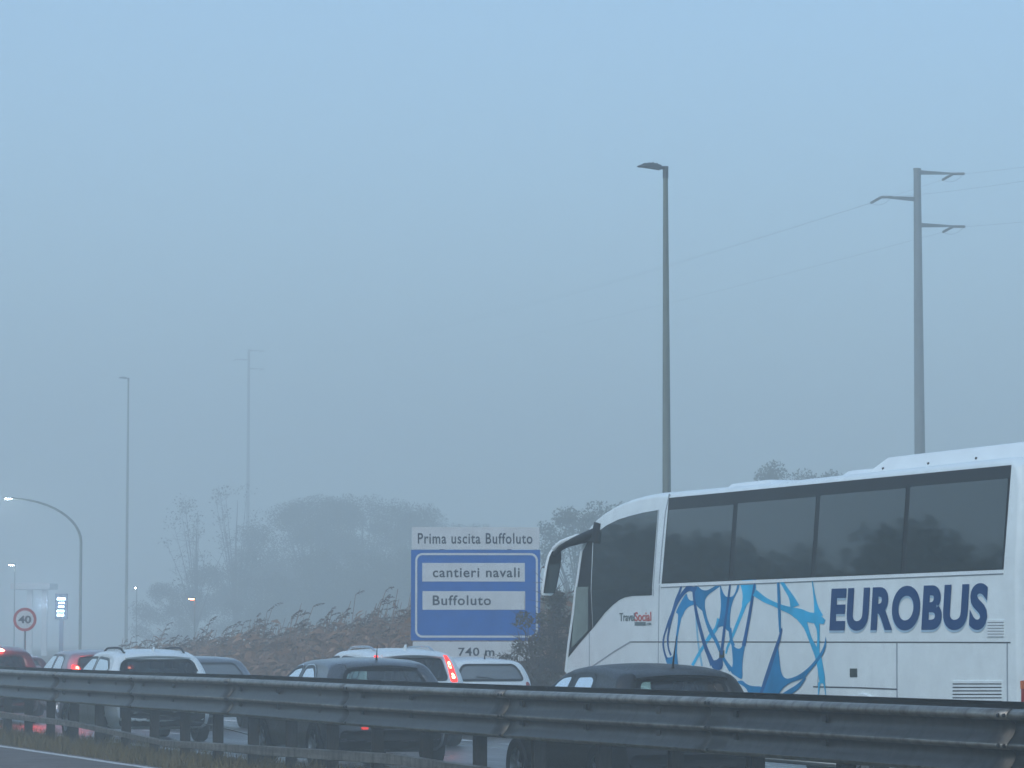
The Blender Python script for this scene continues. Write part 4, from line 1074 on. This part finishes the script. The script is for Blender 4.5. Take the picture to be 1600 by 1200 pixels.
    # sills and bumper, doors, handles
    lb = spec.get('clad', .52); panel('lower_bumper', [(-W/2*.80, .28), (W/2*.80, .28), (W/2*.80, lb), (-W/2*.80, lb)], 'rear', .012, M['black'])
    panel('number_plate', [(-.26, .60), (.26, .60), (.26, .71), (-.26, .71)], 'rear', .012, M['plate'], ch=0) if not spec.get('highplate') else panel('number_plate', [(-.26, .78), (.26, .78), (.26, .89), (-.26, .89)], 'rear', .012, M['plate'], ch=0)
    for vw in ('left', 'right'):
        for yd in spec['doors']: ribbon('door_gap', [(yd, .34), (yd+.02, .62), (yd, belt-.02)], vw, .010, .003, M['seam'])
        for yd in spec['doors'][:-1]: ribbon('door_handle', [(yd+.10, belt-.13), (yd+.30, belt-.135)], vw, .03, .022, paint)
        ribbon('sill', [(.85, .27), (L_*.5, .25), (L_-1.15, .27)], vw, .08, .006, M['black'])
        sd_ = -1 if vw == 'left' else 1
        ym = spec['mirror'][0]; zm = spec['mirror'][1]; h, nn = proj(ym, zm, vw)
        mb_ = MB(); mb_.tube([h, h+Vector((sd_*.07, 0, .02))], .025, 6)
        q0 = h+Vector((sd_*.14, .0, .05)); mb_.v += []
        mo = mb_.build('door_mirror', M['black'], root, None, 60)
        mm = MB(); mm.lathe([(.0, -.09), (.55, -.085), (.9, -.05), (1, 0), (.85, .06), (.45, .10), (0, .11)], (0, 0, 0), 'z', 12)
        mm.v = [(q0.x+x*.105, q0.y+z*.75, q0.z+y*.075) for x, y, z in mm.v]; mm.build('mirror_shell', spec.get('mirrorm', paint), mo, None, 60)
    wy = spec['wheels']; wr = spec.get('wr', .315)
    for y in wy:
        for sd_ in (-1, 1):
            vw = 'left' if sd_ < 0 else 'right'
            panel('wheel_arch', [(y+math.cos(a)*(wr+.05), .31+math.sin(a)*(wr+.05)) if math.sin(a) > -.2 else (y+math.cos(a)*(wr+.05), .24) for a in np.linspace(0, 2*math.pi, 20, endpoint=False)], vw, .004, M['rubber'], ch=0)
            wheel(root, (sd_*(W/2-.085), y, wr), wr, .21, sd_, (0, 0, 0), 5)
    # lights
    for nm, o_, m_, both in spec['lights']:
        panel(nm, o_, 'rear', .014, M[m_], thick=1, ch=1)
        if both: panel(nm, [(-x, z) for x, z in o_][::-1], 'rear', .014, M[both], thick=1, ch=1)
    for x_, z_, e_ in spec.get('lamps', []):
        h, nn = proj(x_, z_, 'rear'); li = bpy.data.lights.new('tail_lamp', 'POINT'); li.energy = e_; li.color = (1, .06, .04); li.shadow_soft_size = .3
        lo = bpy.data.objects.new('tail_lamp', li); COL.objects.link(lo); lo.parent = root; lo.location = h+nn*.12
    for sd_ in (-1, 1):
        o_ = [(sd_*W/2*.45, .62), (sd_*W/2*.82, .66), (sd_*W/2*.84, .76), (sd_*W/2*.5, .70)]
        panel('headlight', o_, 'front', .008, M['chrome'], ch=1)
    # spoiler lip over the rear glass
    if spec.get('spoiler'):
        w_, z_, ln = spec['spoiler']; h, nn = proj(0, z_, 'rear'); vs, fs = [], []
        xs2 = np.linspace(-w_, w_, 15)
        for x in xs2:
            h, nn = proj(float(x), z_-.035*(x/w_)**2, 'rear'); e = ln*(1-.35*(x/w_)**4)
            vs += [h+Vector((0, .16, .068)), h+Vector((0, -e*.4, .040)), h+Vector((0, -e, .008)), h+Vector((0, -e*.8, -.016)), h+Vector((0, .05, -.02))]
        for i in range(14):
            for k in range(4): a = i*5+k; fs.append((a, a+1, a+6, a+5))
        fs += [(0, 1, 2, 3, 4), tuple(70+k for k in (4, 3, 2, 1, 0))]
        MB().add(vs, fs).build('spoiler', spec.get('spoilm', paint), root, None, 50)
    if spec.get('wiper'):
        zb_ = spec['wiper']; ribbon('rear_wiper', [(.02, zb_), (-.12, zb_+.03), (-.30, zb_+.04)], 'rear', .018, .018, M['black'])
    # aerial
    if spec.get('aerial'):
        ya, ha, tilt = spec['aerial']; zt = float(np.interp(ya, cv[:, 0], cv[:, 1]))
        if ha > .15: MB().tube([(0, ya, zt-.01), (0, ya, zt+.03), (0.0, ya-tilt*.5, zt+.03+ha*.5), (0, ya-tilt, zt+ha)], [.02, .012, .006, .004], 6).build('aerial', M['black'], root, None, 60)
        else: MB().prism([(-.018, ya-.07, zt-.01), (-.018, ya+.10, zt-.01), (-.012, ya-.05, zt+ha)], (.034, 0, 0)).build('aerial', paint, root, None, None, .008)
    if spec.get('rails'):
        y0, y1 = spec['rails']
        for sd_ in (-1, 1):
            pts = []
            for t in np.linspace(0, 1, 14):
                y = y0+(y1-y0)*t; xx = spec.get('railx', .52)*(1-.05*abs(2*t-1)); o = bvh.ray_cast(Vector((sd_*xx, y, 3)), Vector((0, 0, -1)))[0]
                pts.append(o+Vector((0, 0, .045*min(1, 6*t, 6*(1-t)) if 0 < t < 1 else 0)))
            MB().tube(pts, .018, 8).build('roof_rail', M['black'] if spec.get('railm') is None else M[spec['railm']], root, None, 60)
    # seats
    for sd_ in (-1, 1):
        st = MB(); yc, zt = spec['seats'][0], spec['seats'][1]
        st.prism([(sd_*.36-.22, yc, .45), (sd_*.36+.22, yc, .45), (sd_*.36+.20, yc-.16, zt-.24), (sd_*.36-.20, yc-.16, zt-.24)], (0, .12, 0))
        st.box((sd_*.36, yc+.27, .48), (.46, .5, .14)); so_ = st.build('front_seat', M['seat'], root, None, None, .035)
        MB().box((sd_*.36, yc-.13, zt-.11), (.26, .09, .17)).build('headrest', M['seat'], so_, None, None, .035)
    st = MB(); yc = spec['seats'][2]; st.prism([(-.6, yc, .45), (.6, yc, .45), (.58, yc-.16, zt-.34), (-.58, yc-.16, zt-.34)], (0, .12, 0)); st.box((0, yc+.27, .46), (1.2, .5, .14))
    so_ = st.build('rear_seat', M['seat'], root, None, None, .035)
    for x_ in (-.38, .38): MB().box((x_, yc-.12, zt-.25), (.25, .08, .14)).build('headrest', M['seat'], so_, None, None, .03)
    yd, zd = spec['dash']; db = MB(); db.box((0, yd, zd-.10), (1.25, .5, .2)); db.build('dashboard', M['interior'], root, None, None, .05)
    return root
def hatch(L_, W, H, ws_top, ws_base, rg, roof_end=.42, belt=.95, hood=.92, k=0, tail=None):
    zb, zt = rg
    return dict(L=L_, W=W, H=H, belt=belt, prof=[(0, .52), (.015, .66), (.05, .80), (.085, zb-.12), (.12, zb), (roof_end*.62+.04, (zb+zt)/2+.015), (roof_end, zt), (roof_end+.12, zt+.075), (.95, H-.012), (1.45, H), (ws_top-.25, H-.02), (ws_top, H-.065), ((ws_top+ws_base)/2, (H+hood)/2+.02), (ws_base, hood+.03), (ws_base+.35, hood-.02), (L_-.35, hood-.13), (L_-.12, hood-.22), (L_-.03, .58), (L_, .45)])
PT = {}
PT['black'] = car_paint('paint_black', (.010, .011, .012), .42, 0, .12, .12)
PT['grey'] = car_paint('paint_dark_grey', (.085, .092, .10), .3, .4)
PT['white'] = car_paint('paint_white', (.70, .76, .75), .3, 0, .1)
PT['white2'] = car_paint('paint_white_grey', (.58, .63, .62), .3, 0, .15)
PT['silver'] = car_paint('paint_silver', (.20, .22, .24), .3, .6)
PT['mauve'] = car_paint('paint_mauve_grey', (.30, .27, .29), .3, .4)
PT['darkred'] = car_paint('paint_dark_red', (.06, .018, .02), .3, .2)
PT['maroon'] = car_paint('paint_maroon', (.10, .03, .035), .3, .2)
def side2(y0, ybp, y1, zb, zt, H, rear_cut=.12):
    """front and rear door glass"""
    return [[(y0+.02, zb+.02), (ybp-.05, zb), (ybp-.05, zt), (y0+.45, zt-.01), (y0+rear_cut+.06, zt-.07)], [(ybp+.05, zb), (y1, zb+.0), (y1-.20, zb+.12), (y1-.62, zt), (ybp+.05, zt)]]

# small black hatchback in front of the coach
sp_ = hatch(3.9, 1.70, 1.47, 2.02, 2.75, (1.0, 1.33), .34)
sp_.update(rear=[(.55, 1.04), (.49, 1.315)], front=[(.62, .99), (.52, 1.36)], side=[[(1.02, 1.0), (1.62, .97), (1.62, 1.35), (1.18, 1.36), (1.05, 1.30)], [(1.74, .97), (2.62, .99), (2.40, 1.12), (2.06, 1.34), (1.74, 1.36)]],
    doors=[.92, 1.68, 2.72], mirror=(2.45, 1.02), wheels=[.62, 3.1], lights=[('tail_light', [(.62, .78), (.76, .78), (.74, 1.12), (.66, 1.12)], 'redlens', 'redlens')],
    spoiler=(.52, 1.345, .13), aerial=(.55, .34, .10), seats=(1.85, 1.36, .98), dash=(2.75, 1.0), wiper=1.06, frit=.04, rglass=M['clearrear'])
car('black_hatchback', 'small black hatchback nearest behind the guardrail, right in front of the coach', 13.85, s_at(1083, 13.85), sp_, PT['black'])
# dark grey car
sp_ = hatch(4.2, 1.78, 1.49, 2.15, 3.0, (1.02, 1.36), .50)
sp_.update(rear=[(.60, 1.05), (.58, 1.18), (.49, 1.335)], front=[(.66, .98), (.53, 1.38)], side=[[(.98, 1.0), (1.72, .98), (1.72, 1.36), (1.35, 1.375), (1.06, 1.24)], [(1.82, .98), (2.85, 1.0), (2.55, 1.16), (2.16, 1.35), (1.82, 1.375)]],
    doors=[.95, 1.77, 2.95], mirror=(2.6, 1.02), wheels=[.75, 3.3], lights=[('tail_light', [(.48, .86), (.78, .88), (.77, .98), (.5, .97)], 'redlens', 'redlens'), ('reflector', [(-.43, .53), (-.33, .53), (-.33, .57), (-.43, .57)], 'brakefaint', None)],
    spoiler=(.50, 1.375, .08), aerial=(.72, .2, .04), seats=(2.0, 1.36, 1.05), dash=(2.95, 1.0), chrome=True, frit=.035)
car('grey_car', 'dark grey car with a slim rear window, behind the guardrail left of the blue sign', 13.85, s_at(614, 13.85), sp_, PT['grey'])
# white estate with tall lit tail lights
sp_ = hatch(4.6, 1.86, 1.60, 2.35, 3.25, (1.06, 1.46), .36)
sp_.update(rear=[(.56, 1.08), (.50, 1.43)], front=[(.68, 1.0), (.55, 1.48)], side=[[(.52, 1.10), (.88, 1.07), (.88, 1.40), (.62, 1.36)], [(.98, 1.06), (1.88, 1.03), (1.88, 1.46), (1.05, 1.44)], [(1.98, 1.03), (3.05, 1.04), (2.75, 1.22), (2.35, 1.45), (1.98, 1.46)]],
    doors=[.95, 1.93, 3.2], mirror=(2.8, 1.06), wheels=[.85, 3.6], lights=[('tail_light', [(.60, 1.05), (.74, 1.05), (.70, 1.30), (.61, 1.50), (.55, 1.50), (.60, 1.28)], 'brakedim', 'brakedim'), ('brake_light', [(.62, 1.09), (.70, 1.09), (.69, 1.20), (.63, 1.20)], 'brakehot', 'brakehot'), ('brake_light', [(.60, 1.25), (.675, 1.25), (.64, 1.39), (.595, 1.39)], 'brakehot', 'brakehot')],
    spoiler=(.50, 1.48, .10), aerial=(.75, .09, 0), rails=(.75, 2.3), railm='chrome', seats=(2.1, 1.45, 1.15), dash=(3.2, 1.0), sglass=M['privacy'], rglass=M['privacy'], highplate=True)
car('white_estate_car', 'white estate car with tall lit red lights up its rear pillars', 17.0, s_at(655, 17.0), sp_, PT['white'])
# small white hatchback by the sign
sp_ = hatch(3.8, 1.66, 1.42, 2.0, 2.75, (.98, 1.30), .34)
sp_.update(rear=[(.62, 1.0), (.60, 1.12), (.50, 1.29)], front=[(.6, .98), (.5, 1.3)], side=[[(.90, .98), (1.55, .96), (1.55, 1.30), (1.12, 1.31)], [(1.66, .96), (2.60, .98), (2.36, 1.10), (2.0, 1.29), (1.66, 1.31)]],
    doors=[.88, 1.6, 2.7], mirror=(2.4, 1.0), wheels=[.6, 3.05], lights=[('tail_light', [(.63, .72), (.76, .74), (.73, .98), (.66, .98)], 'redlens', 'redlens')],
    aerial=(.58, .16, .06), seats=(1.85, 1.30, .98), dash=(2.75, .95), rglass=M['mistglass'], wiper=1.02)
car('white_hatchback', 'small white hatchback with a misted rear window, in front of the blue sign', 20.3, s_at(774, 20.3), sp_, PT['white'])
# white crossover with roof rails
sp_ = hatch(4.4, 1.84, 1.58, 2.3, 3.1, (1.06, 1.43), .46)
sp_.update(rear=[(.60, 1.12), (.66, 1.22), (.60, 1.39)], front=[(.68, 1.0), (.55, 1.45)], side=[[(.62, 1.24), (1.10, 1.06), (1.72, 1.03), (1.72, 1.44), (1.0, 1.41)], [(1.82, 1.03), (2.95, 1.04), (2.7, 1.2), (2.3, 1.43), (1.82, 1.44)]],
    doors=[.95, 1.77, 3.05], mirror=(2.7, 1.05), wheels=[.8, 3.45], lights=[('tail_light', [(.55, .86), (.82, .88), (.8, 1.0), (.6, .99)], 'redlens', 'redlens')],
    spoiler=(.56, 1.455, .07), aerial=(.8, .07, 0), rails=(.70, 2.2), railx=.55, seats=(2.1, 1.42, 1.15), dash=(3.1, 1.0), sglass=M['dimglass'], rglass=M['privacy'], wiper=1.14, highplate=True, clad=.70)
car('white_crossover', 'white crossover with black roof rails and dark rear window', 13.85, s_at(257, 13.85), sp_, PT['white'])
# silver car behind it
sp_ = hatch(4.2, 1.76, 1.42, 2.2, 3.0, (.97, 1.29), .55)
sp_.update(rear=[(.64, .98), (.62, 1.1), (.52, 1.28)], front=[(.62, .96), (.52, 1.30)], side=side2(.95, 1.75, 2.9, .97, 1.32, 1.42), doors=[.95, 1.75, 2.95], mirror=(2.6, .99), wheels=[.75, 3.3],
    lights=[('tail_light', [(.5, .78), (.78, .8), (.77, .92), (.52, .9)], 'redlens', 'redlens')], seats=(2.0, 1.3, 1.05), dash=(2.95, .95), rglass=M['mistglass'])
car('silver_car', 'silver car half hidden behind the white crossover', 17.0, s_at(338, 17.0), sp_, PT['silver'])
# mauve car with a lit light
sp_ = hatch(4.2, 1.80, 1.53, 2.2, 3.0, (1.03, 1.40), .42)
sp_.update(rear=[(.52, 1.08), (.55, 1.2), (.50, 1.37)], front=[(.66, 1.0), (.54, 1.4)], side=side2(.75, 1.75, 2.9, 1.02, 1.41, 1.53), doors=[.9, 1.75, 3.0], mirror=(2.6, 1.04), wheels=[.8, 3.35],
    lights=[('tail_light', [(.52, 1.06), (.72, 1.06), (.70, 1.2), (.54, 1.16)], 'brakedim', 'brakedim'), ('brake_light', [(.54, 1.08), (.64, 1.08), (.63, 1.15), (.55, 1.15)], 'brakehot', 'brakehot')], spoiler=(.5, 1.41, .09), seats=(2.0, 1.4, 1.1), dash=(3.0, 1.0), lamps=[(-.6, 1.12, 14)], rglass=M['privacy'])
car('mauve_car', 'mauve grey car with a lit red light, left behind the white crossover', 17.0, s_at(166, 17.0), sp_, PT['mauve'])
# dark car at the left edge
sp_ = hatch(4.4, 1.84, 1.62, 2.3, 3.1, (1.06, 1.46), .42)
sp_.update(rear=[(.60, 1.08), (.52, 1.42)], front=[(.68, 1.0), (.55, 1.48)], side=side2(.8, 1.8, 3.0, 1.04, 1.48, 1.62), doors=[.9, 1.8, 3.1], mirror=(2.7, 1.06), wheels=[.8, 3.45],
    lights=[('tail_light', [(.55, .95), (.8, .95), (.78, 1.06), (.56, 1.06)], 'brake', 'brake'), ('brake_light', [(-.17, 1.50), (.17, 1.50), (.17, 1.55), (-.17, 1.55)], 'brakehot', None)], seats=(2.1, 1.45, 1.15), dash=(3.1, 1.0), lamps=[(0, 1.52, 35), (.66, 1.0, 25)], rglass=M['privacy'])
car('dark_red_car', 'dark red tall car at the left edge with its high brake light lit', 13.85, s_at(2, 13.85), sp_, PT['darkred'])
sp_ = hatch(3.9, 1.70, 1.38, 2.05, 2.8, (.95, 1.26), .42)
sp_.update(rear=[(.6, .98), (.5, 1.25)], front=[(.6, .95), (.5, 1.27)], side=side2(.85, 1.6, 2.7, .95, 1.28, 1.38), doors=[.9, 1.6, 2.75], mirror=(2.4, .98), wheels=[.65, 3.1],
    lights=[('tail_light', [(.55, .8), (.75, .8), (.73, .92), (.57, .9)], 'brakedim', 'brakedim')], seats=(1.9, 1.27, 1.0), dash=(2.8, .95), rglass=M['dimglass'])
car('low_maroon_car', 'low maroon car half hidden between the dark red car and the mauve car', 17.0, s_at(33, 17.0), sp_, PT['maroon'])
